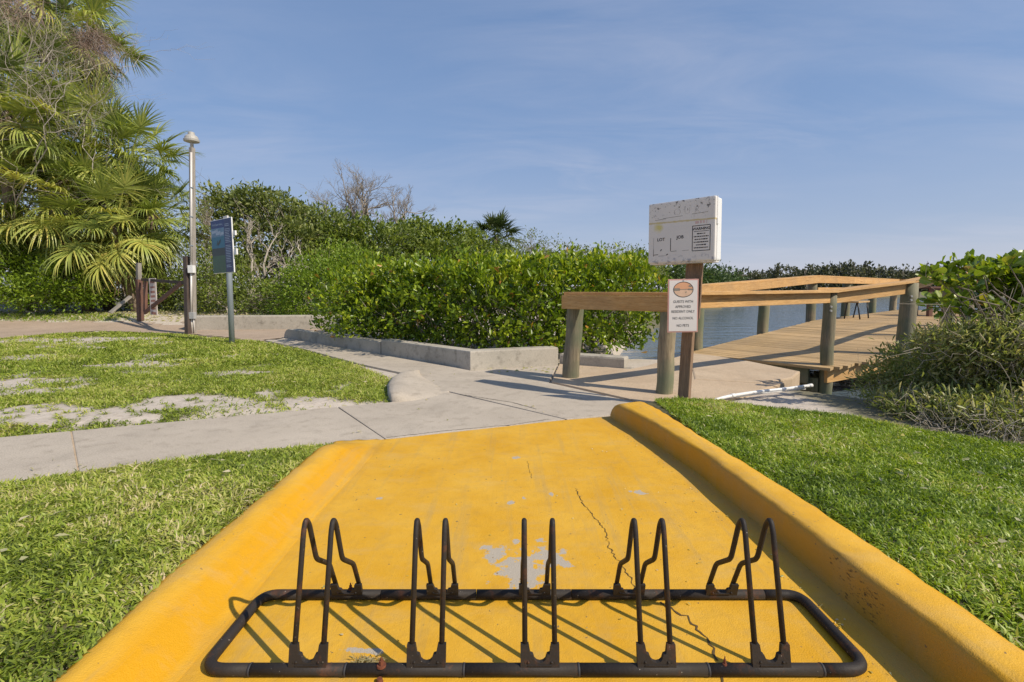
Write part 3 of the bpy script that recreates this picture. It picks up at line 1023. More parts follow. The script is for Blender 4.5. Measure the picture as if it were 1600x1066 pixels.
def beamobj(name, a, b, w, h, mat, parent, up=Vector((0, 0, 1)), bev=.004, ext=0):
    a, b = Vector(a), Vector(b)
    d = (b - a).normalized()
    s_ = d.cross(up).normalized()
    u = s_.cross(d).normalized()
    m = Matrix((( *s_, 0), (*d, 0), (*u, 0), (0, 0, 0, 1))).transposed()
    bm = bmesh.new()
    bmesh.ops.create_cube(bm, size=1, matrix=Matrix.Diagonal((w, (b - a).length + 2 * ext, h, 1)))
    o = bmobj(name, bm, mat, parent, bevel=bev)
    o.matrix_basis = Matrix.Translation((a + b) / 2) @ m
    return o


# stringers and fascia under the planks
for w0 in (.1, 1.0):
    beamobj('stringer', dp(.05, w0, -.14), dp(5.9, w0, -.14), .045, .19, M['pine'], dock)
    beamobj('stringer', dp(5.9, w0, -.14), dp(14.5, w0, -.14), .045, .19, M['pine'], dock)
for (sa, sb) in ((.12, 1.58), (1.62, 5.75), (5.8, 14.5)):
    beamobj('fascia', dp(sa, dw(sa) - .07, -.135), dp(sb, dw(sb) - .07, -.135), .045, .185, M['pine'], dock)
beamobj('header', dp(.10, -.02, -.15), dp(.10, 1.7, -.15), .05, .22, M['pile'], dock)
beamobj('pile_cap', dp(.22, .7, -.31), dp(.22, 1.80, -.31), .14, .24, M['pile'], dock)


def pile(name, p, z0, z1, r, parent, lean=(0, 0), mat='pile', label=None):
    bm = bmesh.new()
    n = 9
    ph = random.uniform(0, 6)
    pts = [(p.x + lean[0] * t / n + .004 * math.sin(t * 1.7 + ph), p.y + lean[1] * t / n + .004 * math.cos(t * 2.1 + ph), z0 + (z1 - z0) * t / n) for t in range(n + 1)]
    tube(bm, pts, [r * (1.03 - .05 * t / n) for t in range(n + 1)], 18)
    for v_ in bm.verts:
        v_.co += Vector((random.uniform(-1, 1), random.uniform(-1, 1), 0)) * .0025
    o = bmobj(name, bm, M[mat], parent, True)
    if label: o['label'] = label
    return o


pA, pB, pC = G(889, 592), G(1040, 618), Vector((4.27, 6.51, 0))
CAPZ = {}
rail_h = 1.065
# entrance posts
pile('pile', pA + Vector((0, .06, 0)), -.3, .955, .098, dock, (.09, 0), label='leaning grey entrance pile beside the hedge')
pile('pile', pB + Vector((0, .06, 0)), -.3, .965, .08, dock, (.03, 0))
# ramp side, right
pile('pile', pC, -1.2, .985, .080, dock, (.012, 0))
pD = Vector((5.72, 7.03, 0))
pile('pile', pD, -1.3, 1.12, .105, dock, (.05, 0), label='thickest dark pile half hidden by the shrub')
pE, pF = Vector((7.72, 8.55, 0)), Vector((9.2, 9.75, 0))
pile('pile', pE, -1.4, 1.3, .10, dock)
pile('pile', pF, -1.4, 1.3, .10, dock)
LP = [.42, 3.1, 5.84, 8.55, 11.3, 14.0]
for s_ in LP:
    q = dp(s_, -.13)
    pile('pile', Vector((q.x, q.y, 0)), -1.4, dz(s_) + rail_h - .02, .105, dock, (.02, 0))
pile('pile', dp(1.25, 1.5) * 1, -1.3, -.25, .1, dock)
# rails: flat cap over a face board
def railrun(a, b, side, cap=.18, face=.135, faceoff=.08, jog=0):
    a, b = Vector(a), Vector(b)
    d = (b - a).normalized()
    sd_ = Vector((-d.y, d.x, 0)).normalized() * side
    beamobj('rail_cap', a, b, cap, .036, M['pine'], dock, ext=.0)
    beamobj('rail_board', a + sd_ * faceoff - Vector((0, 0, .018 + face / 2 + .002)), b + sd_ * faceoff - Vector((0, 0, .018 + face / 2 + .002)), .038, face, M['pine'], dock)


tA, tB = Vector((pA.x - .02, pA.y + .02, .985)), Vector((pB.x + .14, pB.y + .02, .99))
dAB = (tB - tA).normalized()
railrun(tA, tB, -1, .17, .15, .105)
tB2, tC = Vector((pB.x + .12, pB.y + .16, .992)), Vector((pC.x + .02, pC.y - .01, 1.005))
railrun(tB2, tC, 1, .19, .135, -.0)
tD = Vector((pD.x + .03, pD.y, 1.14))
railrun(tC + Vector((.0, .0, .002)), tD, -1, .19, .15, .0)
tE, tF = Vector((pE.x, pE.y, 1.322)), Vector((pF.x, pF.y, 1.325))
railrun(tE, tF, -1, .17, .14, -.08)
railrun(tD + Vector((0, 0, .002)), tE - Vector((0, 0, .004)), -1, .17, .14, -.08)
for (sa, sb) in ((-.15, 3.1), (3.1, 5.86), (5.86, 8.7), (8.7, 14.2)):
    railrun(dp(sa, -.07, rail_h), dp(sb, -.07, rail_h), 1, .18, .145, -.075)
beamobj('rail_board', dp(5.9, -.02, .72), dp(14.0, -.02, .72), .038, .14, M['pine'], dock)
beamobj('rail_cap', dp(14.1, -.1, rail_h), dp(14.1, 2.6, rail_h), .18, .036, M['pine'], dock)
beamobj('rail_board', dp(14.1, -.02, rail_h - .1), dp(14.1, 2.6, rail_h - .1), .038, .14, M['pine'], dock)

# galvanised bolt heads through rails and piles
for (c_, n_) in ((tA + dAB * .1 + Vector((.02, -.13, -.09)), 2), (tB - dAB * .12 + Vector((-.02, -.15, -.09)), 2), (pC + Vector((-.02, -.078, .80)), 2), (pD + Vector((0, -.10, .93)), 2)):
    for k in range(n_):
        lathe_c = c_ + Vector((0, 0, -.055 * k))
        bm = bmesh.new()
        bmesh.ops.create_cone(bm, cap_ends=True, segments=8, radius1=.016, radius2=.013, depth=.02, matrix=Matrix.Translation(lathe_c) @ Matrix.Rotation(R(90), 4, 'X'))
        bmobj('bolt', bm, M['grey'], dock)

# bench on the boardwalk against the far rail
bp = P(1331, 497, 12.4)
s0 = (bp - L0).dot(AX)
bench = empty('bench', dp(s0, .42))
tag(bench, 'pale topped bench with thin black legs against the far rail', 'bench')
bz = .43
beamobj('seat', dp(s0 - .5, .42, bz), dp(s0 + .5, .42, bz), .3, .04, M['plank'], bench)
for da in (-.42, .42):
    for dwv in (-.11, .11):
        tubeobj('leg', [dp(s0 + da, .42 + dwv, bz - .02), dp(s0 + da * .9, .42 + dwv * 1.5, .0)], .016, M['black'], bench, 8)

# brown timber table with braced legs near the end
tb = empty('cleaning_table', P(1480, 487, 13.2))
tag(tb, 'red brown timber table with diagonal braced leg near the boardwalk end', 'table')
c0 = P(1449, 455, 13.2)
c1 = P(1519, 455, 13.2)
zt = c0.z
beamobj('table_top', c0 + Vector((0, .25, .10)), c1 + Vector((0, .25, .10)), .7, .05, M['redwood'], tb)
beamobj('apron_board', c0 + Vector((0.04, -.02, -.03)), c1 + Vector((-.04, -.02, -.03)), .05, .22, M['redwood'], tb)
for q in (c0 + Vector((.12, 0.03, 0)), c1 + Vector((-.14, .03, 0)), c0 + Vector((.12, .5, 0)), c1 + Vector((-.14, .5, 0)), c0.lerp(c1, .62) + Vector((0, .03, 0))):
    beamobj('leg', q, Vector((q.x, q.y, .272)), .10, .10, M['redwood'], tb, up=Vector((0, 1, 0)))
beamobj('brace', c1 + Vector((-.16, -.035, -.5)), c0.lerp(c1, .66) + Vector((0, -.035, -.12)), .05, .08, M['redwood'], tb)

# white pipe on the apron
pipe = empty('water_pipe', G(1150, 622))
tag(pipe, 'white plastic pipe curving across the apron to the boardwalk', 'pipe')
ps = [G(1094, 637, .02), G(1108, 629, .03), G(1125, 622.5, .04), G(1145, 618, .05), G(1185, 612, .05), G(1225, 608, .06), G(1266, 602.5, .06)]
tubeobj('pipe_run', rounded(ps, .3, 6), .0145, M['white'], pipe, 10)
tubeobj('pipe_run', [G(1150, 620, .02), G(1200, 613, .02), G(1258, 607.5, .03)], .010, M['white'], pipe, 10)
for q in (ps[3], ps[5], ps[6]):
    tubeobj('coupling', [q - Vector((.022, .008, 0)), q + Vector((.022, .008, 0))], .018, M['white'], pipe, 10)
for k in range(5):
    p = G(1262 + k * 8, 622 + k * 2, -.2)
    bm = bmesh.new()
    bmesh.ops.create_icosphere(bm, subdivisions=2, radius=.07)
    for v_ in bm.verts: v_.co = Vector((v_.co.x * 1.3, v_.co.y, v_.co.z * .7)) * random.uniform(.75, 1.2) + p
    tag(bmobj('rock', bm, M['rock']), ['grey rock nearest the white pipe end under the boardwalk', 'second small grey rock from the white pipe end', 'middle one of the small rocks under the boardwalk', 'small rock just left of the boardwalk near pile', 'rock touching the foot of the boardwalk near pile'][k], 'rock', 'rocks under the boardwalk end')


# ------------------------------------------------------------------ lettering
def text(name, body, size, mat, parent, mtx, align='CENTER', squash=1.0, ext=.0004, bold=0.0):
    cu = bpy.data.curves.new('lettering', 'FONT')
    cu.body = body
    cu.size = size
    cu.align_x = align
    cu.align_y = 'CENTER'
    cu.extrude = ext
    cu.offset = bold
    cu.resolution_u = 3
    o = bpy.data.objects.new('lettering', cu)
    C.objects.link(o)
    bpy.context.view_layer.update()
    me = bpy.data.meshes.new_from_object(o.evaluated_get(bpy.context.evaluated_depsgraph_get()))
    bpy.data.objects.remove(o)
    bpy.data.curves.remove(cu)
    me.transform(mtx @ Matrix.Diagonal((squash, 1, 1, 1)))
    me.name = name
    return link(name, me, mat, parent)


def frame(o, xdir, ydir):
    """plane frame: local x, y on the plane, z out of it"""
    x = Vector(xdir).normalized()
    y = Vector(ydir)
    y = (y - x * y.dot(x)).normalized()
    z = x.cross(y)
    return Matrix(((x.x, y.x, z.x, o.x), (x.y, y.y, z.y, o.y), (x.z, y.z, z.z, o.z), (0, 0, 0, 1)))


def fbox(name, fr, c, s, mat, parent, bev=.0):
    bm = bmesh.new()
    box(bm, c, s)
    bmesh.ops.transform(bm, matrix=fr, verts=bm.verts)
    return bmobj(name, bm, mat, parent, bevel=bev)


# ------------------------------------------------------------------ sign post
base = G(1068, 637)
topc = P(1083, 404, base.y)
post = empty('sign_post', base)
tag(post, 'brown square timber post carrying the white box and the guests notice', 'post')
lean = (topc - base).normalized()
fwd = Vector((-.55, -.83, 0))
beamobj('post', base - lean * .2, base + lean * 1.13, .092, .092, M['brownpost'], post, up=fwd, bev=.006)
# plank backing the box behind the post
side = Vector((.74, -.67, 0)).normalized()
nb_ = Vector((-side.y, side.x, 0)) * -1
bk = base + lean * .78 + Vector((.055, .10, 0))
beamobj('backing_board', bk, base + lean * 1.4 + Vector((.055, .10, 0)), .14, .04, M['brownpost'], post, up=fwd)

# white document box, tilted on the post
nr = P(1121, 357, 4.08)
fl = P(1017, 367, 4.48)
ctr = (nr + fl) / 2
xd = (nr - fl).normalized()
fr = frame(ctr, xd, Vector((0.02, 0, 1)))
bw, bh = (nr - fl).length, .535
dbox = empty('document_box', ctr)
tag(dbox, 'weathered white plastic document box mounted on the brown post', 'box')
m, t, b = material('stained_white_plastic')
v = coords(t)
fi = nd(t, 'ShaderNodeMapping', vector_type='POINT')
inv = fr.inverted()
fi.inputs['Rotation'].default_value = inv.to_euler()
fi.inputs['Location'].default_value = inv.to_translation()
t.links.new(v, fi.inputs[0])
lv = fi.outputs[0]
sx = nd(t, 'ShaderNodeSeparateXYZ')
t.links.new(lv, sx.inputs[0])
c = mix(t, noise(t, lv, 6, 5), (0.62, 0.585, 0.55), (0.74, 0.71, 0.67))
yl = maths(t, 'ABSOLUTE', maths(t, 'SUBTRACT', maths(t, 'SUBTRACT', sx.outputs[1], .085), maths(t, 'MULTIPLY', sx.outputs[0], -.02)))
lineM = ramp(t, maths(t, 'ADD', yl, maths(t, 'MULTIPLY', noise(t, lv, 40, 4), .016)), [(.011, (1, 1, 1)), (.018, (0, 0, 0))])
c = mix(t, maths(t, 'MULTIPLY', lineM, .75), c, (0.48, 0.36, 0.08))
q = nd(t, 'ShaderNodeVectorMath', operation='DISTANCE')
t.links.new(lv, q.inputs[0])
q.inputs[1].default_value = (-.2, .05, .05)
ys = ramp(t, maths(t, 'ADD', q.outputs['Value'], maths(t, 'MULTIPLY', noise(t, lv, 18, 4), .06)), [(.045, (.8, .8, .8)), (.085, (0, 0, 0))])
c = mix(t, ys, c, (0.58, 0.50, 0.10))
dm = ramp(t, noise(t, lv, 34, 5, 0.7), [(.57, (0, 0, 0)), (.62, (1, 1, 1))])
upm = ramp(t, sx.outputs[1], [(.10, (0, 0, 0)), (.20, (1, 1, 1))])
c = mix(t, maths(t, 'MULTIPLY', dm, maths(t, 'MULTIPLY', upm, .85)), c, (0.06, 0.05, 0.04))
lom = ramp(t, maths(t, 'MULTIPLY', sx.outputs[1], -1), [(.19, (0, 0, 0)), (.24, (1, 1, 1))])
c = mix(t, maths(t, 'MULTIPLY', ramp(t, noise(t, lv, 22, 5, .7), [(.52, (0, 0, 0)), (.62, (1, 1, 1))]), maths(t, 'MULTIPLY', lom, .6)), c, (0.10, 0.13, 0.22))
zb = ramp(t, sx.outputs[2], [(.0, (1, 1, 1)), (.02, (0, 0, 0))])
t.links.new(c, b.inputs['Base Color'])
b.inputs['Roughness'].default_value = .5
M['boxface'] = m
fbox('back_shell', fr, (0, 0, -.055), (bw - .004, bh - .008, .11), M['white'], dbox, .014)
lid = fbox('lid', fr, (0, 0, .025), (bw, bh, .05), M['boxface'], dbox, .014)
fbox('seam', fr, (0, 0, 0), (bw + .004, bh + .004, .008), M['white'], dbox, .002)
fbox('bottom_tray', fr, (0, -bh / 2 - .004, -.025), (bw * .96, .012, .12), M['boxface'], dbox, .003)
fbox('latch', fr, (bw / 2 + .004, .06, .01), (.012, .05, .03), M['white'], dbox, .003)
zf = .0508


def onbox(x, y): return fr @ Matrix.Translation((x, y, zf))


text('lettering', 'LOT', .038, M['ink'], dbox, onbox(-.175, -.060), bold=.0008)
text('lettering', 'JOB', .038, M['ink'], dbox, onbox(.0, -.052), bold=.0008)
text('lettering', 'WARNING', .031, M['ink'], dbox, onbox(.182, .005), bold=.0008)


def bars(name, fr_, z, items, mat, parent):
    bm = bmesh.new()
    for (x0, y0, x1, y1, th) in items:
        d = Vector((x1 - x0, y1 - y0, 0))
        s = Vector((-d.y, d.x, 0)).normalized() * th / 2
        f = [bm.verts.new(fr_ @ (Vector((xx, yy, z)) + sg * s)) for xx, yy, sg in ((x0, y0, 1), (x1, y1, 1), (x1, y1, -1), (x0, y0, -1))]
        bm.faces.new(f)
    return bmobj(name, bm, mat, parent)


wx0, wx1, wy0, wy1 = .108, .257, -.178, .032
bars('print_frame', fr, zf, [(wx0, wy0, wx1, wy0, .006), (wx0, wy1, wx1, wy1, .006), (wx0, wy0, wx0, wy1, .006), (wx1, wy0, wx1, wy1, .006), (wx0 + .01, -.016, wx1 - .01, -.016, .004)], M['ink'], dbox)
it = []
for k, wv in enumerate((.07, .125, .11, .125, .085, .12)):
    y = -.036 - k * .0235
    x = .182 - wv / 2
    while x < .182 + wv / 2:
        dl = random.uniform(.006, .02)
        it.append((x, y, min(x + dl, .182 + wv / 2), y, random.uniform(.006, .011)))
        x += dl + .003
bars('small_print', fr, zf, it, M['ink'], dbox)
bars('print_rule', fr, zf, [(-.245, -.205, -.245, -.14, .004), (-.245, -.193, -.2, -.19, .005), (-.085, -.165, -.085, -.055, .006), (-.085, -.17, -.03, -.168, .003), (.02, -.17, .08, -.168, .002), (-.245, -.04, -.245, -.14, .0015),
                            (-.20, -.205, -.13, -.203, .0015), (-.178, -.16, -.168, -.145, .008), (-.125, -.2, -.108, -.19, .008)], M['ink'], dbox)
# remnants of the flaked heading
M['faded'] = plain('faded_print', (0.20, 0.175, 0.15), .8, bmp=0)
M['pinkprint'] = plain('faded_pink_print', (0.60, 0.42, 0.40), .8, bmp=0)
text('lettering', 'O U X', .085, M['faded'], dbox, onbox(.055, .165), bold=-.0035)
text('lettering', '(A', .03, M['faded'], dbox, onbox(-.235, .155), bold=-.001)
bars('faded_rule', fr, zf, [(-.16, .125, .02, .13, .003), (.1, .135, .235, .14, .003), (-.235, .115, -.13, .12, .003)], M['faded'], dbox)
bars('faded_mark', fr, zf, [(.13, .06, .16, .06, .02), (.17, .062, .185, .062, .022), (.195, .062, .21, .062, .02), (.225, .045, .228, .085, .004)], M['pinkprint'], dbox)

# guests notice on the front of the post
ncx = P(1067, 478, base.y - .085)
nfr = frame(ncx, Vector((1, .03, .012)), lean + Vector((.0, 0, 0)))
notice = empty('notice_sign', ncx)
tag(notice, 'small white guests notice with red border screwed to the brown post', 'sign')
nw, nh = .262, .452
M['pinkborder'] = plain('pale_red_border', (0.50, 0.27, 0.235), .6, var=.1)
M['noticeface'] = plain('notice_white', (0.62, 0.585, 0.575), .5, var=.06, scale=8, bmp=0)
fbox('border', nfr, (0, 0, 0), (nw, nh, .006), M['pinkborder'], notice, .002)
fbox('sign_face', nfr, (0, 0, .0035), (nw - .022, nh - .022, .003), M['noticeface'], notice)


def disc(name, fr_, cx, cy, rx, ry, z, mat, parent, a0=0, a1=2 * math.pi, ring=0):
    bm = bmesh.new()
    n = 40
    if ring:
        o_ = [bm.verts.new(fr_ @ Vector((cx + rx * math.cos(2 * math.pi * k / n), cy + ry * math.sin(2 * math.pi * k / n), z))) for k in range(n)]
        i_ = [bm.verts.new(fr_ @ Vector((cx + (rx - ring) * math.cos(2 * math.pi * k / n), cy + (ry - ring) * math.sin(2 * math.pi * k / n), z))) for k in range(n)]
        for k in range(n): bm.faces.new((o_[k], o_[(k + 1) % n], i_[(k + 1) % n], i_[k]))
    else:
        bm.faces.new([bm.verts.new(fr_ @ Vector((cx + rx * math.cos(a0 + (a1 - a0) * k / n), cy + ry * math.sin(a0 + (a1 - a0) * k / n), z))) for k in range(n + (0 if a1 - a0 > 6 else 1))])
    return bmobj(name, bm, mat, parent)


oc = .138
M['sunset'] = plain('sunset_print', (0.58, 0.30, 0.17), .6, var=.25, scale=14, bmp=0)
M['sunsetwater'] = plain('sunset_water_print', (0.56, 0.38, 0.27), .6, var=.25, scale=22, bmp=0)
disc('picture_sky', nfr, 0, oc, .082, .062, .0056, M['sunset'], notice, 0, math.pi)
disc('picture_water', nfr, 0, oc, .082, .062, .0056, M['sunsetwater'], notice, math.pi, 2 * math.pi)
disc('picture_rim', nfr, 0, oc, .086, .066, .0064, M['ink'], notice, ring=.005)
bars('picture_shore', nfr, .0062, [(-.08, oc, -.03, oc + .001, .022), (-.035, oc, .045, oc + .001, .005), (.04, oc + .001, .08, oc, .014), (.045, oc + .03, .07, oc + .026, .014), (.018, oc - .028, .026, oc - .018, .008)], M['faded'], notice)
for body, y in (('GUESTS WITH', .035), ('APPROVED', -.008), ('RESIDENT ONLY', -.049), ('NO ALCOHOL', -.105), ('NO PETS', -.168)):
    text('lettering', body, .0315, M['ink'], notice, nfr @ Matrix.Translation((0, y, .0056)), squash=.86)
fbox('screw', nfr, (0, nh / 2 - .012, .006), (.008, .008, .004), M['galv'], notice)

# ------------------------------------------------------------------ blue boating sign
bb = G(362.5, 537)
bpole = empty('sign_pole', bb)
tag(bpole, 'grey metal pole standing in the left lawn under the blue panel', 'pole')
tubeobj('pole', [bb - Vector((0, 0, .2)), P(358, 424, bb.y), P(355, 339, bb.y)], .05, M['galv'], bpole, 14)
nrb, flb = P(363.5, 382.5, 8.86), P(331, 387, 9.30)
bfr = frame((nrb + flb) / 2, nrb - flb, Vector((.0, 0, 1)))
bwid, bhei = (nrb - flb).length, 1.0
bs = empty('blue_panel', (nrb + flb) / 2)
tag(bs, 'blue boating information panel with underwater picture mounted on grey pole', 'sign')
M['panelblue'] = plain('panel_blue', (0.010, 0.035, 0.15), .4, var=.2, scale=5, bmp=0)
M['panelnavy'] = plain('panel_navy', (0.022, 0.04, 0.125), .4, var=.1, scale=5, bmp=0)
M['panelsky'] = plain('panel_sky', (0.12, 0.22, 0.33), .4, var=.5, scale=9, bmp=0)
M['panelteal'] = plain('panel_teal', (0.015, 0.15, 0.24), .4, var=.3, scale=7, bmp=0)
M['paneldark'] = plain('panel_dark', (0.012, 0.03, 0.03), .4, var=.4, scale=8, bmp=0)
M['panelgreen'] = plain('panel_green', (0.03, 0.095, 0.045), .4, var=.5, scale=11, bmp=0)
M['panelprint'] = plain('panel_print', (0.38, 0.45, 0.55), .5, var=.1, bmp=0)
fbox('panel_frame', bfr, (0, 0, -.012), (bwid, bhei, .024), M['white'], bs, .01)
hw = bwid / 2 - .012
xs = hw * .30
for nm, x0, x1, y0, y1, mt in (('title_band', -hw, xs, .34, .488, 'panelblue'), ('picture_sky', -hw, xs, .18, .34, 'panelsky'), ('picture_water', -hw, xs, -.03, .18, 'panelteal'),
                               ('picture_deep', -hw, xs, -.17, -.03, 'paneldark'), ('picture_seagrass', -hw, xs, -.488, -.17, 'panelgreen'), ('text_column', xs, hw, -.488, .488, 'panelnavy')):
    fbox(nm, bfr, ((x0 + x1) / 2, (y0 + y1) / 2, .0015), (x1 - x0, y1 - y0, .003), M[mt], bs)
text('lettering', 'Florida Beach Boating', .058, M['panelprint'], bs, bfr @ Matrix.Translation(((-hw + xs) / 2, .405, .0036)), squash=.78)
it = []
y = .45
while y > -.44:
    if random.random() < .82: it.append((xs + .03, y, hw - random.uniform(.03, .09), y, .010))
    y -= .030
bars('small_print', bfr, .0036, it, M['panelprint'], bs)
bars('picture_clouds', bfr, .0036, [(-hw + .02, .27, -.12, .29, .05), (-.2, .24, -.02, .25, .06), (-.05, .22, xs - .02, .24, .05), (-.17, .31, -.13, .31, .03)], M['panelprint'], bs)
bars('picture_manatee', bfr, .0036, [(-.14, .03, -.05, .1, .05), (-.18, .02, -.14, .11, .025), (-.05, .09, -.03, .13, .02)], M['paneldark'], bs)
fbox('bracket', bfr, (hw + .045, .21, -.03), (.09, .085, .03), M['white'], bs, .004)
fbox('bracket', bfr, (hw + .045, -.125, -.03), (.11, .11, .03), M['white'], bs, .004)
fbox('bracket', bfr, (.14, .515, -.03), (.15, .06, .03), M['alu'], bs, .004)

# ------------------------------------------------------------------ lamp post and gate
lb = G(302, 521)
lamp = empty('lamp_post', lb)
tag(lamp, 'tall slim timber lamp post with pale conduit and disc lamp on top', 'lamp post')
lt = P(300, 231, lb.y)
beamobj('post', lb - Vector((0, 0, .2)), lt, .088, .088, M['greywood'], lamp, up=Vector((-.3, -1, 0)))
cl_ = Vector((.022, -.070, 0))
c0, c1, c2, c3 = lb + cl_, P(300.5, 492, lb.y) + cl_, P(300.5, 420, lb.y) + cl_, lt + cl_ - Vector((0, 0, .12))
tubeobj('conduit', [c0, c1], .022, M['alu'], lamp, 8)
tubeobj('conduit', [c0 + Vector((.055, 0, 0)), c1 + Vector((.045, 0, 0))], .016, M['alu'], lamp, 8)
tubeobj('conduit', [c1, c2], .024, M['alu'], lamp, 8)
tubeobj('conduit', [c2, c3], .024, M['alu'], lamp, 8)
for f_ in (.2, .45, .7): fbox('clamp', Matrix.Translation(c2.lerp(c3, f_)), (0, 0, 0), (.07, .05, .02), M['galv'], lamp)
fbox('junction_box', Matrix.Translation(P(301.5, 421, lb.y) + cl_), (0, -.01, 0), (.125, .10, .17), M['white'], lamp, .008)
fbox('junction_box', Matrix.Translation(P(303, 493, lb.y) + cl_), (0, -.01, 0), (.12, .10, .15), M['grey'], lamp, .008)
M['lampmetal'] = plain('lamp_grey', (0.42, 0.40, 0.36), .55, .1, var=.15)
tubeobj('lamp_stem', [lt, P(299.5, 219, lb.y)], .035, M['lampmetal'], lamp, 10)


def lathe(name, c, prof, mat, parent, n=24):
    bm = bmesh.new()
    rings = [[bm.verts.new((c.x + r * math.cos(2 * math.pi * k / n), c.y + r * math.sin(2 * math.pi * k / n), c.z + z)) for k in range(n)] for r, z in prof]
    for a_, b_ in zip(rings, rings[1:]):
        for k in range(n): bm.faces.new((a_[k], a_[(k + 1) % n], b_[(k + 1) % n], b_[k]))
    bm.faces.new(rings[0][::-1])
    bm.faces.new(rings[-1])
    return bmobj(name, bm, mat, parent)


hc = P(299.5, 222, lb.y)
head = lathe('lamp_head', hc, [(.09, -.015), (.155, .005), (.162, .045), (.138, .062), (.132, .105), (.105, .135), (.07, .145), (.066, .205), (.05, .215)], M['lampmetal'], lamp)

gate = empty('timber_gate', Vector((lb.x, lb.y, 0)))
tag(gate, 'broken dark timber gate frame between a leaning post and the lamp post', 'gate')
dk = P(293, 500, lb.y - .02)
db = G(298.5, 522)
beamobj('gate_post', db + Vector((-.08, .02, -.2)), P(291.5, 401, lb.y), .105, .105, M['darkwood'], gate, up=Vector((-.3, -1, 0)))
gp = P(219, 491, 13.2)
gtop = P(216.5, 411, 13.2)
gmid = P(217, 437, 13.2)
beamobj('gate_post', gp - Vector((0, 0, .3)), gmid, .15, .12, M['redwood'], gate, up=Vector((-.6, -1, 0)))
o = beamobj('gate_post', gmid, gtop, .13, .09, M['greywood'], gate, up=Vector((-.6, -1, 0)))
o['label'] = 'paler grey upper length of the gate post'
rr0, rr1 = P(222, 437, 13.1), P(291, 442, lb.y)
beamobj('top_rail', rr0, rr1, .05, .07, M['darkwood'], gate)
beamobj('brace', rr0.lerp(rr1, .92), P(226, 489, 13.0), .05, .09, M['redwood'], gate)
beamobj('stile', P(227.5, 440, 12.95), P(227, 487, 12.95), .10, .06, M['redwood'], gate, up=Vector((-.5, -1, 0)))
q0, q1 = P(238.5, 435, 12.6), P(240.5, 492, 12.6)
gfr = frame((q0 + q1) / 2, Vector((.96, -.28, 0)), q0 - q1)
gs = empty('hanging_board', (q0 + q1) / 2)
tag(gs, 'weathered white board with faded red print hanging from the gate rail', 'sign')
gh = (q0 - q1).length
M['oldwhite'] = plain('weathered_board', (0.52, 0.46, 0.42), .7, var=.3, scale=12)
M['oldred'] = plain('faded_red', (0.30, 0.15, 0.115), .7, var=.3, scale=22, bmp=0)
fbox('board', gfr, (0, 0, 0), (.235, gh, .02), M['oldwhite'], gs, .004)
bars('faded_print', gfr, .0108, [(-.075, gh * f_, .075, gh * f_ + .01, th) for f_, th in ((.40, .075), (.25, .05), (.12, .06), (0, .06), (-.12, .055), (-.23, .05), (-.34, .045))] + [(-.085, -gh * .44, .085, -gh * .47, .07)], M['oldred'], gs)
# fallen grey plank leaning by the gate
fp = empty('fallen_plank', P(180, 488, 13.6))
tag(fp, 'grey fallen plank propped up beside the gate post', 'plank')
beamobj('board', P(172, 489, 13.5), P(204, 463, 13.9), .16, .045, M['greywood'], fp, up=Vector((-.4, -.8, .6)))

# ------------------------------------------------------------------ vegetation
def rdir(n, up=0.0):
    d = rs.normal(0, 1, (n, 3))
    d[:, 2] += up
    return nrm(d)


def lobe(px, py, Y, rx, ry, dep=None):
    """an ellipsoid of foliage measured at a depth"""
    p = P(px, py, Y)
    k = Y / F
    return (p, Vector((rx * k, dep if dep else rx * k * .8, ry * k)))


def limb(bm, a, b, r0, r1, n=5, wob=.08, seg=5, sag=0.0):
    a, b = Vector(a), Vector(b)
    L = (b - a).length
    pts = []
    j = Vector((0, 0, 0))
    for i in range(seg + 1):
        t = i / seg
        if 0 < i < seg: j = Vector((random.gauss(0, wob), random.gauss(0, wob), random.gauss(0, wob))) * L
        p = a.lerp(b, t) + (j if 0 < i < seg else Vector()) + Vector((0, 0, sag * math.sin(math.pi * t) * L))
        pts.append(p)
    tube(bm, pts, [r0 + (r1 - r0) * i / seg for i in range(seg + 1)], n, False)
    return pts


def foliage(lobes, ncl, per, sig, flat=.6, shell=.55, zmin=None, up=.35, weights=None):
    """clump centres near the skin of the lobes, leaves round them"""
    vol = np.array([l[1].x * l[1].z for l in lobes]) if weights is None else np.array(weights, float)
    pick = rs.choice(len(lobes), ncl, p=vol / vol.sum())
    cen = np.array([tuple(l[0]) for l in lobes])[pick]
    rad = np.array([tuple(l[1]) for l in lobes])[pick]
    d = rdir(ncl)
    rr = shell + (1 - shell) * rs.rand(ncl) ** .6
    rr *= 1 + rs.normal(0, .06, ncl)
    cc = cen + d * rad * rr[:, None]
    if zmin is not None:
        zb = zmin(cc[:, 0], cc[:, 1]) if callable(zmin) else zmin
        cc[:, 2] = np.maximum(cc[:, 2], zb + rs.rand(ncl) * .2)
    n = ncl * per
    ci = np.repeat(np.arange(ncl), per)
    Pn = cc[ci] + rs.normal(0, 1, (n, 3)) * sig * np.array([1, 1, flat])
    out = d[ci] + rs.normal(0, .75, (n, 3))
    out[:, 2] += up
    D = nrm(out)
    N = rdir(n, .9)
    tcl = rs.rand(ncl)
    tint = np.clip(.25 + .38 * tcl[ci] + rs.normal(0, .14, n), 0, 1)
    return cc, Pn, D, N, tint


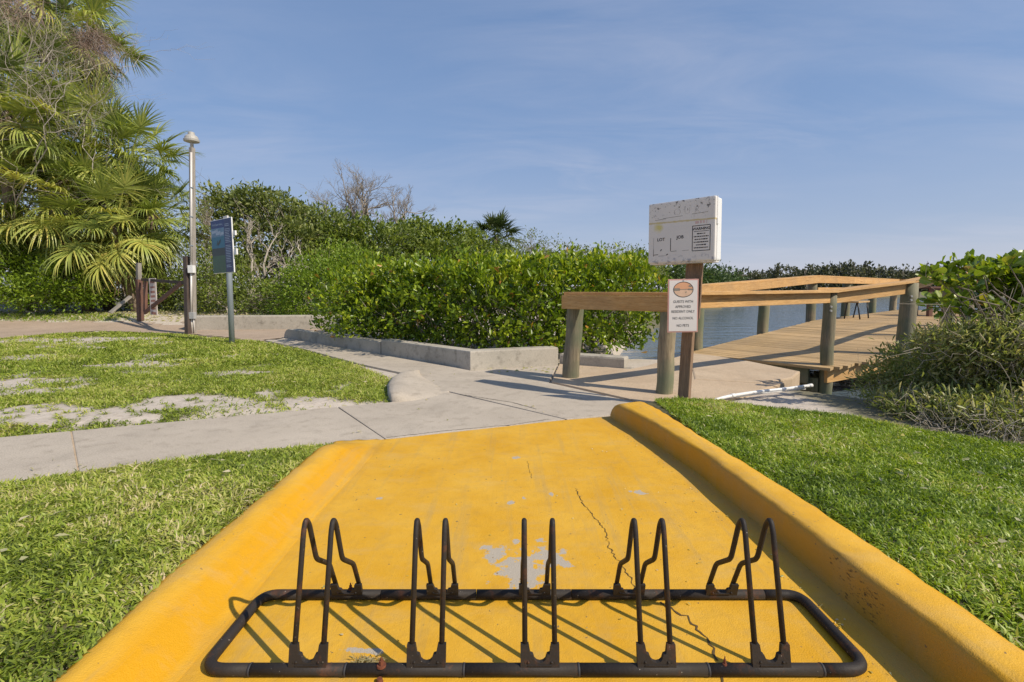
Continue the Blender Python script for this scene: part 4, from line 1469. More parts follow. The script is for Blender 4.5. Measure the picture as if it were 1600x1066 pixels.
def shrub(name, label, cat, base, lobes, ncl, per, leaf, mat, sig=.14, twigs=40, bark='bark', r0=.05, shell=.55, group=None, shape=LEAF4, up=.35, zmin=None, nbase=3, thin=0, flat=.6, wid=.45, litter=0.0):
    base = Vector(base)
    root = empty(name, base)
    tag(root, label, cat, group)
    cc, Pn, D, N, tint = foliage(lobes, ncl, per, sig, flat, shell, zmin, up)
    n = len(Pn)
    if litter: tint = np.where(rs.rand(n) < litter, rs.uniform(.94, 1, n), np.minimum(tint, .93))
    L = leaf * rs.uniform(.6, 1.25, n)
    o = scatter('foliage', Pn, D, N, L, L * wid, tint, M[mat], shape, root)
    o['kind'] = 'stuff'
    if twigs:
        bm = bmesh.new()
        sel = rs.choice(len(cc), min(twigs, len(cc)), replace=False)
        stems = []
        for k in range(nbase):
            an = random.uniform(0, 6.28)
            l = random.choice(lobes)
            e_ = l[0] + Vector((random.gauss(0, .25) * l[1].x, random.gauss(0, .25) * l[1].y, -.15 * l[1].z))
            b_ = base + Vector((math.cos(an), math.sin(an), 0)) * (.06 + .08 * k)
            stems.append(limb(bm, b_, e_, r0, r0 * .45, 7, .05, 6))
        allp = [p for s in stems for p in s[2:]]
        for i in sel:
            tgt = Vector(cc[i])
            src = min(allp, key=lambda p: (p - tgt).length + random.uniform(0, .8))
            limb(bm, src, tgt, r0 * .32, r0 * .09, 4, .06, 4)
            if thin:
                for _ in range(thin):
                    s_ = src.lerp(tgt, random.uniform(.3, .9))
                    limb(bm, s_, s_ + (tgt - src) * random.uniform(.25, .5) + Vector((random.gauss(0, .3), random.gauss(0, .3), random.uniform(-.1, .4))) * (tgt - src).length * .5, r0 * .12, r0 * .05, 3, .05, 3)
        bmobj('branches', bm, M[bark], root, True)['kind'] = 'stuff'
    return root


# --- the clipped hedge in the planter
HL = []
for (px, py, Y, rx, ry, dep) in [(555, 478, 9.0, 62, 58, .7), (610, 470, 8.5, 75, 68, .8), (690, 468, 7.9, 85, 72, .85), (770, 478, 7.5, 85, 70, .8), (850, 478, 7.5, 85, 70, .75), (925, 480, 7.7, 85, 70, .8),
                                 (985, 480, 8.0, 62, 62, .8), (650, 450, 9.4, 90, 42, .8), (760, 448, 9.0, 100, 42, .9), (880, 448, 8.9, 110, 44, .9), (980, 456, 9.0, 70, 42, .8), (530, 470, 9.6, 38, 40, .5)]:
    HL.append(lobe(px, py, Y, rx, ry, dep))
hb = Vector((-.2, 7.9, 0))
hedge = empty('hedge', hb)
tag(hedge, 'long glossy green clipped hedge growing in the walled bed', 'hedge')
parts = []
for (ncl, per, sig) in ((900, 15, .075),):
    cc, Pn, D, N, tint = foliage(HL, ncl, per, sig, .8, .72, .16, .75)
    keep = Pn[:, 2] > .04
    parts.append((Pn[keep], D[keep], N[keep], tint[keep]))
# upright rosettes all over the sunny top
ncl = 900
x = rs.uniform(-3.6, 2.2, ncl)
f_ = rs.rand(ncl)
yfront = 6.9 + np.maximum(0, -x) * .80 - np.minimum(0, x) * 0 + np.maximum(0, x) * .28
y = yfront + f_ * 2.4
ztop = np.interp(x / y, [-.42, -.36, -.30, -.20, 0, .12, .2, .30, .34], [.75, 1.12, 1.32, 1.48, 1.58, 1.60, 1.62, 1.50, 1.1]) - .12 * (f_ < .12)
ztop += (vn(x, y, .6, 12) - .55) * .36 + (vn(x, y, .16, 13) - .5) * .24 - .16 - .06 * (x / y > .12)
per = 12
ci = np.repeat(np.arange(ncl), per)
n = ncl * per
Pn = np.stack([x[ci], y[ci], ztop[ci]], 1) + rs.normal(0, 1, (n, 3)) * [.05, .05, .05]
D = rdir(n, 1.5)
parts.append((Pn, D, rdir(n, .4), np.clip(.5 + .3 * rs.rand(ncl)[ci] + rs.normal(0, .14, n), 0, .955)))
nf_ = 9000
x = rs.uniform(-3.7, 2.25, nf_)
y = 7.35 + np.maximum(0, -x) * .80 + np.maximum(0, x) * .28 + rs.rand(nf_) * 1.3
Pn = np.stack([x, y, rs.uniform(.06, 1.35, nf_)], 1)
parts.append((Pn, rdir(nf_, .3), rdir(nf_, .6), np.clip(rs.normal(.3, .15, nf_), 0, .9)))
ncl = 480
x = rs.uniform(-3.5, 2.1, ncl)
y = 6.78 + np.maximum(0, -x) * .80 + np.maximum(0, x) * .28 + rs.normal(0, .1, ncl)
zc_ = rs.uniform(.12, 1.45, ncl)
y += .25 * (zc_ / 1.45) ** 3
ci = np.repeat(np.arange(ncl), 11)
Pn = np.stack([x, y, zc_], 1)[ci] + rs.normal(0, .055, (ncl * 11, 3))
dd_ = rdir(ncl * 11, .7)
dd_[:, 1] -= .35
parts.append((Pn, dd_, rdir(ncl * 11, .5), np.clip(.14 + .5 * rs.rand(ncl)[ci] + rs.normal(0, .13, ncl * 11), 0, .955)))
Pn, D, N, tint = [np.concatenate([p[i] for p in parts]) for i in range(4)]
n = len(Pn)
tint = np.where(rs.rand(n) < .014, rs.uniform(.965, 1, n), np.minimum(tint, .955))
L = .106 * rs.uniform(.5, 1.2, n)
scatter('foliage', Pn, D, N, L, L * .48, tint, M['hedge'], LEAF6, hedge)['kind'] = 'stuff'
bm = bmesh.new()
for k in range(230):
    t_ = random.random()
    p0 = Vector((-3.3 + 5.2 * t_, 0, .1))
    p0.y = 6.95 + max(0, -p0.x) * .8 + max(0, p0.x) * .3 + random.uniform(.2, 1.8)
    limb(bm, p0, p0 + Vector((random.gauss(0, .35), random.gauss(-.25, .3), random.uniform(.5, 1.25))), .016, .004, 4, .07, 5)
bmobj('branches', bm, M['greytwig'], hedge, True)['kind'] = 'stuff'
# sprigs standing proud of the hedge top
sp = []
for (px, py) in ((580, 418), (650, 398), (745, 388), (790, 392), (840, 384), (875, 390), (695, 402), (535, 425), (935, 392), (940, 380), (965, 385), (985, 390), (905, 392), (560, 408), (520, 440), (715, 396), (610, 404), (1000, 396)):
    p = P(px, py, 8.3)
    for k in range(14):
        sp.append((p.x + random.gauss(0, .035), p.y, p.z + random.uniform(-.28, .02)))
sp = np.array(sp)
n = len(sp)
L = rs.uniform(.07, .11, n)
scatter('foliage', sp, rdir(n, 1.1), rdir(n, .4), L, L * .45, np.clip(rs.normal(.6, .2, n), 0, .95), M['hedge'], LEAF6, hedge)['kind'] = 'stuff'


def gz_at(x, y): return float(hgt(np.array([x]), np.array([y]))[0])


def gb(px, Y):
    x = (px - 800) / F * Y
    return Vector((x, Y, gz_at(x, Y) - .05))


# --- trees and bushes behind, left to right
tw = lambda *a: [lobe(*q) for q in a]
shrub('bushy_tree', 'tall leafy olive green tree behind the blue panel with crown against the sky', 'tree', gb(400, 18), tw((350, 335, 18, 36, 40), (400, 330, 18, 42, 36), (440, 335, 18.5, 48, 34), (370, 385, 17.5, 55, 50), (455, 385, 18, 62, 48), (510, 380, 19, 45, 45), (425, 435, 17.5, 90, 50), (395, 318, 18, 60, 22)), 330, 40, .19, 'olive', .22, 80, 'greytwig', .07, .35, thin=2)
shrub('bushy_tree', 'mid green bushy tree under the bare tree left of the far palm', 'tree', gb(570, 19), tw((500, 360, 20, 42, 38), (545, 375, 19, 52, 38), (600, 385, 19, 58, 36), (560, 430, 18, 80, 50), (520, 440, 17, 55, 50)), 300, 38, .18, 'bush', .22, 60, 'bark', .07, .4, thin=1)
shrub('bushy_tree', 'dark bushy tree behind the middle of the hedge', 'tree', gb(665, 21), tw((640, 375, 21, 50, 32), (690, 378, 21, 50, 34), (735, 392, 22, 45, 28), (670, 410, 20, 80, 36), (655, 356, 21, 24, 14), (720, 374, 21, 28, 18)), 260, 38, .18, 'bush', .23, 50, 'bark', .07, .4, thin=1)
shrub('bush', 'yellow green bush at the left end of the hedge in front of the olive tree', 'bush', gb(520, 13.5), tw((500, 455, 13.5, 62, 60), (540, 425, 14.5, 50, 45), (470, 470, 13.8, 50, 42)), 300, 26, .10, 'lime', .16, 30, 'palebark', .03, .5)
shrub('bush', 'low dark thicket behind the low wall right of the lamp post', 'bush', gb(370, 14.5), tw((330, 455, 14.5, 46, 40), (380, 462, 14.4, 52, 36), (440, 466, 14.4, 50, 34), (345, 420, 15, 40, 35)), 300, 24, .10, 'bush', .17, 70, 'palebark', .03, .45, thin=2)
shrub('bush', 'bare reddish brown twiggy bush just right of the lamp post', 'bush', gb(318, 16), tw((316, 350, 16, 22, 55), (322, 410, 16, 26, 60)), 150, 12, .08, 'olive', .16, 120, 'greytwig', .035, .2, thin=3)
shrub('bush', 'light sparse bush with pale leaf tips right of the far palm', 'bush', gb(850, 15), tw((835, 385, 14, 28, 28), (870, 392, 14, 36, 20), (905, 398, 14, 30, 14)), 90, 9, .075, 'olive', .10, 90, 'greytwig', .018, .5, thin=2)
shrub('bush', 'grey green scrub showing above the right half of the hedge', 'bush', gb(960, 14), tw((960, 400, 14, 50, 18), (1010, 408, 14, 35, 14), (1020, 420, 14, 25, 16)), 120, 14, .07, 'olive', .12, 60, 'greytwig', .018, .4, thin=1)
shrub('bush', 'dark green bush behind the hedge under the far palm', 'bush', gb(800, 20), tw((770, 402, 24, 45, 22), (830, 408, 20, 45, 20), (740, 408, 20, 40, 20), (880, 412, 18, 50, 16)), 220, 22, .13, 'bush', .2, 20, 'bark', .04, .5)
shrub('bush', 'bright green leafy bush at the far left below the palms', 'bush', gb(60, 14.4), tw((30, 428, 14.2, 70, 44), (-40, 434, 14.2, 70, 46), (95, 440, 14.2, 52, 36), (60, 458, 14.1, 72, 24), (128, 457, 14.2, 40, 22), (20, 404, 14.4, 45, 25)), 640, 24, .10, 'lime', .15, 70, 'palebark', .03, .55, shape=LEAF4)
shrub('bush', 'shadowy thicket under the palm fronds behind the gate', 'bush', gb(220, 15.6), tw((170, 450, 15.4, 60, 38), (250, 455, 15.4, 60, 36), (300, 450, 15.6, 40, 40), (120, 430, 16, 60, 40)), 380, 22, .11, 'bush', .18, 110, 'palebark', .035, .35, thin=2)
shrub('bushy_tree', 'dark leafy tree deep behind the palm cluster', 'tree', gb(100, 19), tw((40, 300, 19, 130, 120), (160, 330, 19, 90, 90), (230, 380, 19, 70, 60), (20, 180, 20, 90, 90), (-60, 200, 20, 90, 150)), 560, 24, .16, 'olive', .32, 90, 'palebark', .09, .3, thin=1)
shrub('mangrove_bush', 'green mangrove clump on the near shore behind the notice post', 'bush', Vector((15.5, 41, -.4)), tw((1110, 437, 38, 38, 20), (1075, 432, 36, 40, 22), (1040, 430, 34, 40, 22), (1135, 446, 41, 30, 15)), 260, 20, .3, 'mangrove', .45, 10, 'bark', .06, .4)
shrub('bush', 'wide dark scrub far behind the hedge along the lagoon edge', 'bush', Vector((3, 33, .2)), tw((800, 418, 33, 60, 20), (900, 418, 32, 70, 20), (985, 422, 32, 60, 20)), 260, 20, .25, 'bush', .4, 10, 'bark', .06, .4)


# --- bare trees
def bare_tree(name, label, base, crown, r0, tips, mat, lvl=3, spread=.5, stemfrac=.35):
    root = empty(name, base)
    tag(root, label, 'tree')
    bm = bmesh.new()
    bt = bmesh.new()
    base = Vector(base)

    def grow(p, d, L, r, k):
        e_ = p + d * L
        pts = limb(bm if k >= lvl - 1 else bt, p, e_, r, r * .62, 6 if k >= lvl - 1 else 3, .055, 4)
        if k == 0: return
        for i in range(3 if k > 1 else 4):
            f_ = random.uniform(.45, 1.0) if i else 1.0
            q = pts[min(4, max(1, int(round(f_ * 4))))]
            nd_ = (d + Vector((random.gauss(0, spread), random.gauss(0, spread), random.gauss(.12, spread * .6)))).normalized()
            grow(q, nd_, L * random.uniform(.55, .8), r * .55, k - 1)
    for (px, py, Y, fr_) in crown:
        e_ = P(px, py, Y)
        d = e_ - base
        fork = base + d * fr_ if fr_ else base
        pts = limb(bm, base, base + d * .92, r0, r0 * .45, 7, .04, 6)
        for i in range(tips):
            q = pts[random.randint(3, 6)]
            nd_ = (d.normalized() + Vector((random.gauss(0, .6), random.gauss(0, .6), random.gauss(.1, .4)))).normalized()
            grow(q, nd_, d.length * random.uniform(.16, .26), r0 * .42, lvl)
    bmobj('trunk', bm, M[mat], root, True)
    bmobj('twigs', bt, M[mat], root, True)['kind'] = 'stuff'
    return root


random.seed(21)
bare_tree('bare_tree', 'tall leafless grey tree rising above the bushes in the middle distance', gb(585, 26), [(575, 330, 26, 0), (622, 335, 26.5, 0), (552, 325, 26, 0)], .13, 9, 'greytwig', 4, .5)
bare_tree('bare_tree', 'smaller leafless tree left of the tall bare one', gb(505, 24), [(505, 335, 24, 0), (515, 345, 24, 0)], .06, 7, 'greytwig', 3, .5)
bare_tree('bare_tree', 'pale leafless tangle of branches in front of the upper palms', gb(40, 17.5), [(60, 130, 14.2, 0), (20, 60, 14.4, 0), (140, 160, 14.2, 0), (165, 265, 14, 0), (-30, 150, 14, 0), (100, 110, 14.2, 0), (60, 230, 13.0, 0)], .032, 6, 'palebark', 3, .8)
bare_tree('bare_tree', 'low pale dead branches spreading behind the blue panel', gb(395, 15.2), [(450, 408, 15.2, 0), (385, 380, 15.2, 0), (480, 400, 15.4, 0), (420, 385, 15.5, 0)], .06, 6, 'palebark', 2, .6)


# --- cabbage palms
def frond_mesh(name, droop, curl, nseg=44, bladeL=.85, pet=1.05, seed=0, dead=False, wk=1.0):
    r = random.Random(seed)
    V, Fc, T = [], [], []
    # petiole along +y, sagging
    def quadstrip(pts, ws, side, tn):
        b0 = len(V)
        for p, w in zip(pts, ws):
            V.append(tuple(p - side * w / 2))
            V.append(tuple(p + side * w / 2))
            T.append(tn); T.append(tn)
        for i in range(len(pts) - 1):
            Fc.append((b0 + 2 * i, b0 + 2 * i + 1, b0 + 2 * i + 3, b0 + 2 * i + 2))
    X = Vector((1, 0, 0))
    pp = [Vector((0, pet * t, -.18 * droop * t * t)) for t in (0, .35, .7, 1)]
    quadstrip(pp, [.06, .045, .035, .03], X, .75 if not dead else .4)
    quadstrip([p + Vector((0, 0, -.012)) for p in pp], [.05, .04, .03, .028], X, .6)
    tip = pp[-1]
    dirp = (pp[-1] - pp[-2]).normalized()
    for i in range(nseg):
        u = i / (nseg - 1) * 2 - 1
        an = u * R(128) + r.gauss(0, .07)
        L = bladeL * (1 - .33 * abs(u) ** 1.6) * r.uniform(.9, 1.08)
        # the midrib arches on (costapalmate), the blade folds up in a V
        o_ = tip + dirp * (.22 * (1 - abs(u))) + Vector((0, 0, -.07 * (1 - abs(u)) * droop))
        d = Vector((math.sin(an), math.cos(an), .30 * abs(u) ** .8)).normalized()
        side = Vector((math.cos(an), -math.sin(an), .25 * math.copysign(1, u) + r.gauss(0, .28))).normalized()
        pts = []
        p = o_.copy()
        dd = d.copy()
        n = 5
        sag_ = r.uniform(.5, 1.6)
        for k in range(n + 1):
            pts.append(p.copy())
            g = droop * (.05 + .50 * (k / n) ** 1.6) * sag_ + curl * r.uniform(0, .25) * (k / n)
            dd = (dd + Vector((0, 0, -g))).normalized()
            p = p + dd * L / n
        wv = .033 * wk * (1 if not dead else .8)
        quadstrip(pts, [wv * .8, wv * 1.25, wv * 1.15, wv * .85, wv * .55, .004], side, min(1, max(0, .4 + r.gauss(0, .22))))
    me = npmesh(name, np.array(V), np.array(Fc), np.array(T))
    me.materials.append(M['deadfrond' if dead else 'frond'])
    return me


FR = [frond_mesh('frond', .45, .5, seed=1), frond_mesh('frond', 1.1, .9, seed=2), frond_mesh('frond', 1.8, 1.0, seed=3, bladeL=.95), frond_mesh('frond', 2.5, 1.2, seed=4, bladeL=1.0)]
FD = [frond_mesh('dead_frond', 2.3, .8, nseg=22, seed=8, dead=True), frond_mesh('dead_frond', 1.8, 1.0, nseg=18, seed=9, dead=True)]


M['fardark'] = frondmat('distant_frond', [(0.0, (0.03, 0.05, 0.016)), (0.5, (0.08, 0.11, 0.03)), (1.0, (0.20, 0.21, 0.06))])
FRF = [frond_mesh('frond', d_, .5, nseg=18, seed=60 + i_, bladeL=.95, wk=2.6) for i_, d_ in enumerate((.45, 1.0, 1.7, 2.3))]
for me_ in FRF:
    me_.materials[0] = M['fardark']


def palm(label, top, base, nf=24, scale=1.0, dead=5, tr=.15, low=-55, group='cabbage palms in the left cluster', seed=0, bias=None, kinds=None):
    r = random.Random(seed)
    top = Vector(top)
    root = empty('cabbage_palm', base)
    tag(root, label, 'palm tree', group)
    bm = bmesh.new()
    n = 10
    side = Vector((r.uniform(-.2, .2), r.uniform(-.2, .2), 0))
    pts = [Vector(base).lerp(top, k / n) + side * math.sin(math.pi * k / n) for k in range(n + 1)]
    tube(bm, pts, [tr * (1.15 - .2 * k / n + r.uniform(-.05, .05)) for k in range(n + 1)], 10)
    bmobj('trunk', bm, M['palmtrunk'], root, True)
    inv = Matrix.Translation(-Vector(base))
    for k in range(nf + dead):
        isd = k >= nf
        az = k * 2.39996 + r.uniform(-.3, .3)
        f_ = (k + .5) / nf if not isd else 0
        el = R(78 + (low - 78) * f_ ** .9 + r.uniform(-8, 8)) if not isd else R(r.uniform(-82, -55))
        me = r.choice(FD) if isd else (kinds or FR)[min(3, max(0, int(f_ * 3.6 + r.uniform(-.4, .6))))]
        o = bpy.data.objects.new('dead_frond' if isd else 'frond', me)
        C.objects.link(o)
        o.parent = root
        o.matrix_parent_inverse = inv
        o.location = top + Vector((math.cos(az), math.sin(az), 0)) * tr * .6 + Vector((0, 0, r.uniform(-.15, .1)))
        o.rotation_euler = Matrix.Rotation(az - math.pi / 2, 3, 'Z').to_4x4().to_3x3() .__matmul__(Matrix.Rotation(el, 3, 'X')).__matmul__(Matrix.Rotation(r.uniform(-.5, .5), 3, 'Y')).to_euler()
        s_ = scale * r.uniform(.85, 1.1)
        o.scale = (s_, s_, s_)
    return root


PL = [(60, -15, 16.5, 1.3, 26, 'tallest palm whose dark fronds leave the top of the frame'),
      (128, 66, 17, 1.1, 22, 'upper palm with dark fronds jutting into the sky below the tallest'),
      (5, 165, 13.6, 1.15, 26, 'yellow green palm at the left edge halfway up'),
      (135, 225, 14.2, 1.1, 28, 'palm in the middle of the cluster over the bare branches'),
      (200, 250, 14.6, 1.0, 28, 'rightmost upper palm with fronds reaching towards the lamp post'),
      (112, 315, 13.6, 1.1, 30, 'low bright palm in the middle of the cluster'),
      (15, 302, 13.8, 1.1, 28, 'low palm at the left edge above the bright bush'),
      (180, 348, 13.4, 1.0, 30, 'lowest palm hanging over the thicket behind the gate post'),
      (236, 335, 14.3, .9, 28, 'drooping palm next to the lamp post'),
      (60, 110, 15.6, 1.0, 20, 'palm tangled in the pale bare branches near the top left')]
for k, (px, py, Y, s_, nf, lab) in enumerate(PL):
    Y += 1.3
    s_ *= 1.13
    top = P(px, py, Y)
    bx, by = top.x + random.uniform(-.4, .4), top.y + random.uniform(.1, .5)
    palm(lab, top, (bx, by, gz_at(bx, by) - .1), int(nf * 1.4), s_ * .88, 10, .15, -50, seed=40 + k)
tp = P(775, 370, 34)
palm('small distant palm standing alone above the hedge', tp, (tp.x, tp.y, gz_at(tp.x, tp.y) - .1), 54, .92, 20, .2, -50, group=None, seed=90, kinds=FRF)
tp = P(728, 388, 33)
palm('shorter distant palm left of the lone palm half hidden', tp, (tp.x, tp.y, gz_at(tp.x, tp.y) - .1), 20, .75, 4, .2, -50, group=None, seed=91)
# brown hanging flower sprays from the upper palms
bm = bmesh.new()
for k in range(260):
    p0 = P(random.gauss(130, 14), random.gauss(62, 10), 15.6)
    e_ = P(random.gauss(172, 22), random.gauss(92, 22), 15.4)
    limb(bm, p0, e_, .006, .002, 3, .05, 5, .12)
for k in range(200):
    p0 = P(random.gauss(20, 18), random.gauss(10, 12), 15.4)
    limb(bm, p0, p0 + Vector((random.gauss(.2, .5), random.gauss(0, .3), random.gauss(-.3, .4))), .006, .002, 3, .06, 5, .12)
M['spray'] = plain('dry_spray', (0.33, 0.235, 0.175), .9, var=.2)
tag(bmobj('dry_flower_spray', bm, M['spray']), 'dry brown flower sprays hanging from the upper palms', kind='stuff')

# --- far wooded shore
lob = []
r2 = random.Random(5)
for k in range(95):
    px = 1060 + k * 7.2 + r2.uniform(-5, 5)
    Yf = 84 + r2.uniform(-3, 16)
    topy = np.interp(px, [1060, 1140, 1200, 1260, 1290, 1330, 1360, 1400, 1430, 1500, 1600, 1750], [432, 428, 423, 419, 413, 413, 420, 424, 422, 418, 412, 405]) + r2.uniform(-3.5, 4.5)
    ry = (468 - topy) / 2
    lob.append((P(px, topy + ry, Yf), Vector((r2.uniform(.7, 1.7), 1.6, ry * Yf / F))))
    if r2.random() < .35: lob.append((P(px + r2.uniform(-3, 3), topy + 2, Yf), Vector((.8, .8, .6))))
cc, Pn, D, N, tint = foliage(lob, 4600, 9, .32, .8, .35)
L = rs.uniform(.35, .75, len(Pn))
far = scatter('far_woods', Pn, D, N, L, L * .6, tint, M['farleaf'])
tag(far, 'dark wooded shoreline on the far side of the lagoon', kind='stuff')
bm = bmesh.new()
for k in range(130):
    l = r2.choice(lob)
    limb(bm, (l[0].x, l[0].y, -.2), l[0] + Vector((r2.gauss(0, .6), 0, l[1].z * .9)), .12, .04, 4, .06, 4)
o = bmobj('far_trunks', bm, M['greytwig'])
tag(o, 'grey trunks among the far wooded shoreline', kind='stuff')

# --- right bank: low sedge thicket and the big-leaved shrub above it
def bank_top(x, y):
    return 0


SL = [lobe(1415, 612, 4.6, 58, 38, .5), lobe(1470, 590, 4.5, 75, 62, .6), lobe(1545, 588, 4.3, 80, 72, .6), lobe(1620, 590, 4.1, 90, 85, .6), lobe(1455, 640, 3.95, 65, 30, .35), lobe(1530, 652, 3.7, 80, 34, .35), lobe(1620, 662, 3.5, 90, 45, .4), lobe(1458, 556, 5.0, 32, 24, .35), lobe(1500, 545, 5.0, 55, 30, .4), lobe(1700, 600, 4.0, 90, 100, .6), lobe(1398, 636, 4.2, 34, 22, .25), lobe(1540, 535, 4.0, 70, 34, .3), lobe(1610, 530, 3.9, 60, 45, .3), lobe(1475, 530, 4.3, 42, 24, .25)]
thick = empty('sedge_thicket', G(1480, 660))
tag(thick, 'tangled grey green grassy thicket at the right edge of the lawn', 'bush')
n = 16500
pick = rs.choice(len(SL), n, p=np.array([l[1].x * l[1].z for l in SL]) / sum(l[1].x * l[1].z for l in SL))
cen = np.array([tuple(l[0]) for l in SL])[pick]
rad = np.array([tuple(l[1]) for l in SL])[pick]
d = rdir(n)
Pn = cen + d * rad * (rs.rand(n) ** .45)[:, None]
Pn[:, 2] = np.maximum(Pn[:, 2], -.3)
cl_n = vn(Pn[:, 0] * 1.0 + Pn[:, 2] * 2.1, Pn[:, 1] + Pn[:, 2] * 1.3, .22, 8)
D = nrm(rs.normal(0, .55, (n, 3)) + np.stack([np.sin(cl_n * 12) * .6, np.cos(cl_n * 12) * .5, np.full(n, .45)], 1))
D[:, 1] -= .25
L = rs.uniform(.05, .14, n)
tint = np.clip(.38 + .5 * cl_n + rs.normal(0, .17, n), 0, 1)
scatter('foliage', Pn, D, rdir(n, .3), L, rs.uniform(.006, .014, n), tint, M['drygrass'], LEAF6, thick)['kind'] = 'stuff'
# fresh leafy shoots through it
n = 7000
cc, Pn, D, N, tint = foliage(SL, 560, 16, .055, .8, .85, -.2, .6)
L = rs.uniform(.035, .075, len(Pn))
scatter('foliage', Pn, D, N, L, L * .30, np.clip(tint + .30, 0, 1), M['olive'], LEAF6, thick)['kind'] = 'stuff'
bm = bmesh.new()
for k in range(380):
    l = random.choice(SL)
    p0 = l[0] + Vector((random.gauss(0, .6) * l[1].x, random.gauss(-.3, .5) * l[1].y, -abs(random.gauss(.5, .4)) * l[1].z))
    p0.z = max(p0.z, -.2)
    limb(bm, p0, p0 + Vector((random.gauss(0, .22), random.gauss(-.1, .18), random.gauss(.1, .2))), .0028, .0012, 4, .1, 5, random.uniform(-.1, .2))
bmobj('dry_stems', bm, M['greytwig'], thick, True)['kind'] = 'stuff'
bm = bmesh.new()
for k in range(110):
    px = random.uniform(1440, 1640)
    p0 = G(px, 655 + (px - 1400) * .17 + random.uniform(-14, 14), .0)
    p0.y += .12
    e_ = p0 + Vector((random.gauss(0, .12), random.uniform(-.16, .1), random.uniform(.04, .28)))
    limb(bm, p0, e_, .0026, .0011, 4, .12, 5, random.uniform(-.2, .3))
bmobj('dry_stems', bm, M['palebark'], thick, True)['kind'] = 'stuff'

ms = empty('seagrape_shrub', P(1560, 600, 4.6))
tag(ms, 'broad leaved green shrub leaning over the boardwalk at the right edge', 'shrub')
bm = bmesh.new()
tips = []
random.seed(77)
ctrl = [(1447, 430), (1458, 420), (1470, 436), (1482, 424), (1495, 414), (1508, 432), (1520, 420), (1533, 410), (1545, 428), (1558, 414), (1570, 402), (1580, 424), (1592, 404), (1602, 418), (1598, 440), (1566, 442), (1585, 462), (1610, 470), (1552, 470), (1574, 492),
        (1600, 512), (1458, 470), (1472, 478), (1450, 476), (1500, 492), (1520, 446), (1488, 446), (1545, 492), (1500, 470), (1456, 440), (1530, 470), (1612, 396), (1590, 532)]
for (px, py) in ctrl:
    Yt = random.uniform(3.9, 4.6)
    tip = P(px, py, Yt)
    st = P(min(1660, px + random.uniform(60, 140)), py + random.uniform(60, 130), Yt + random.uniform(-.1, .3))
    pts = limb(bm, st, tip, .008, .0035, 6, .05, 6, .05)
    tips.append((tip, (pts[-1] - pts[-2]).normalized()))
bmobj('branches', bm, M['bark'], ms, True)


def leaf_mesh():
    bm = bmesh.new()
    prof = [(0, .0), (.12, .07), (.34, .19), (.62, .30), (.84, .28), (.96, .15), (1.0, 0)]
    rows = []
    for yv, w in prof:
        zc_ = -.10 * yv * yv
        if w == 0:
            rows.append([bm.verts.new((0, yv, zc_))])
        else:
            rows.append([bm.verts.new((-w, yv, zc_ + .35 * w * w + .03)), bm.verts.new((-w * .5, yv, zc_ + .02)), bm.verts.new((0, yv, zc_ - .01)), bm.verts.new((w * .5, yv, zc_ + .02)), bm.verts.new((w, yv, zc_ + .35 * w * w + .03))])
    for a_, b_ in zip(rows, rows[1:]):
        if len(a_) == 1 or len(b_) == 1:
            one, many = (a_[0], b_) if len(a_) == 1 else (b_[0], a_)
            for i in range(4): bm.faces.new((one, many[i], many[i + 1]))
        else:
            for i in range(4): bm.faces.new((a_[i], a_[i + 1], b_[i + 1], b_[i]))
    bmesh.ops.recalc_face_normals(bm, faces=bm.faces)
    me = bpy.data.meshes.new('leaf')
    bm.to_mesh(me)
    bm.free()
    for p in me.polygons: p.use_smooth = True
    return me


m, t, b = material('broad_leaf')
oi = nd(t, 'ShaderNodeObjectInfo')
c = ramp(t, oi.outputs['Random'], [(0, (0.07, 0.12, 0.018)), (.5, (0.16, 0.245, 0.028)), (.85, (0.30, 0.37, 0.04)), (.95, (0.42, 0.42, 0.055)), (.975, (0.5, 0.27, 0.06)), (1, (.36, .25, .15))])
v = coords(t)
sxx = nd(t, 'ShaderNodeSeparateXYZ')
t.links.new(v, sxx.inputs[0])
rib = ramp(t, maths(t, 'ABSOLUTE', sxx.outputs[0]), [(.012, (1, 1, 1)), (.035, (0, 0, 0))])
c = mix(t, maths(t, 'MULTIPLY', rib, .6), c, (0.30, 0.33, 0.12))
t.links.new(c, b.inputs['Base Color'])
b.inputs['Roughness'].default_value = .36
tr = nd(t, 'ShaderNodeBsdfTranslucent')
t.links.new(mix(t, 1.0, c, (1.3, 1.3, .5), 'MULTIPLY'), tr.inputs[0])
mm = nd(t, 'ShaderNodeMixShader')
mm.inputs[0].default_value = .3
t.links.new(b.outputs[0], mm.inputs[1])
t.links.new(tr.outputs[0], mm.inputs[2])
t.links.new(mm.outputs[0], t.nodes['Material Output'].inputs[0])
lm = leaf_mesh()
lm.materials.append(m)
minv = Matrix.Translation(-Vector(ms.location))
nl = 0
for (tip, d) in tips:
    for k in range(9):
        if nl >= 298: break
        nl += 1
        o = bpy.data.objects.new('leaf', lm)
        C.objects.link(o)
        o.parent = ms
        o.matrix_parent_inverse = minv
        ld = (d * .35 + Vector((random.gauss(0, .6), random.gauss(-.1, .6), random.gauss(.55, .45)))).normalized()
        q = ld.to_track_quat('Y', 'Z')
        o.rotation_euler = (q.to_matrix() @ Matrix.Rotation(random.gauss(0, .7), 3, 'Y')).to_euler()
        o.location = tip - d * random.uniform(0, .1) + Vector((random.gauss(0, .012),) * 3)
        s_ = random.uniform(.065, .115)
        o.scale = (s_, s_, s_)

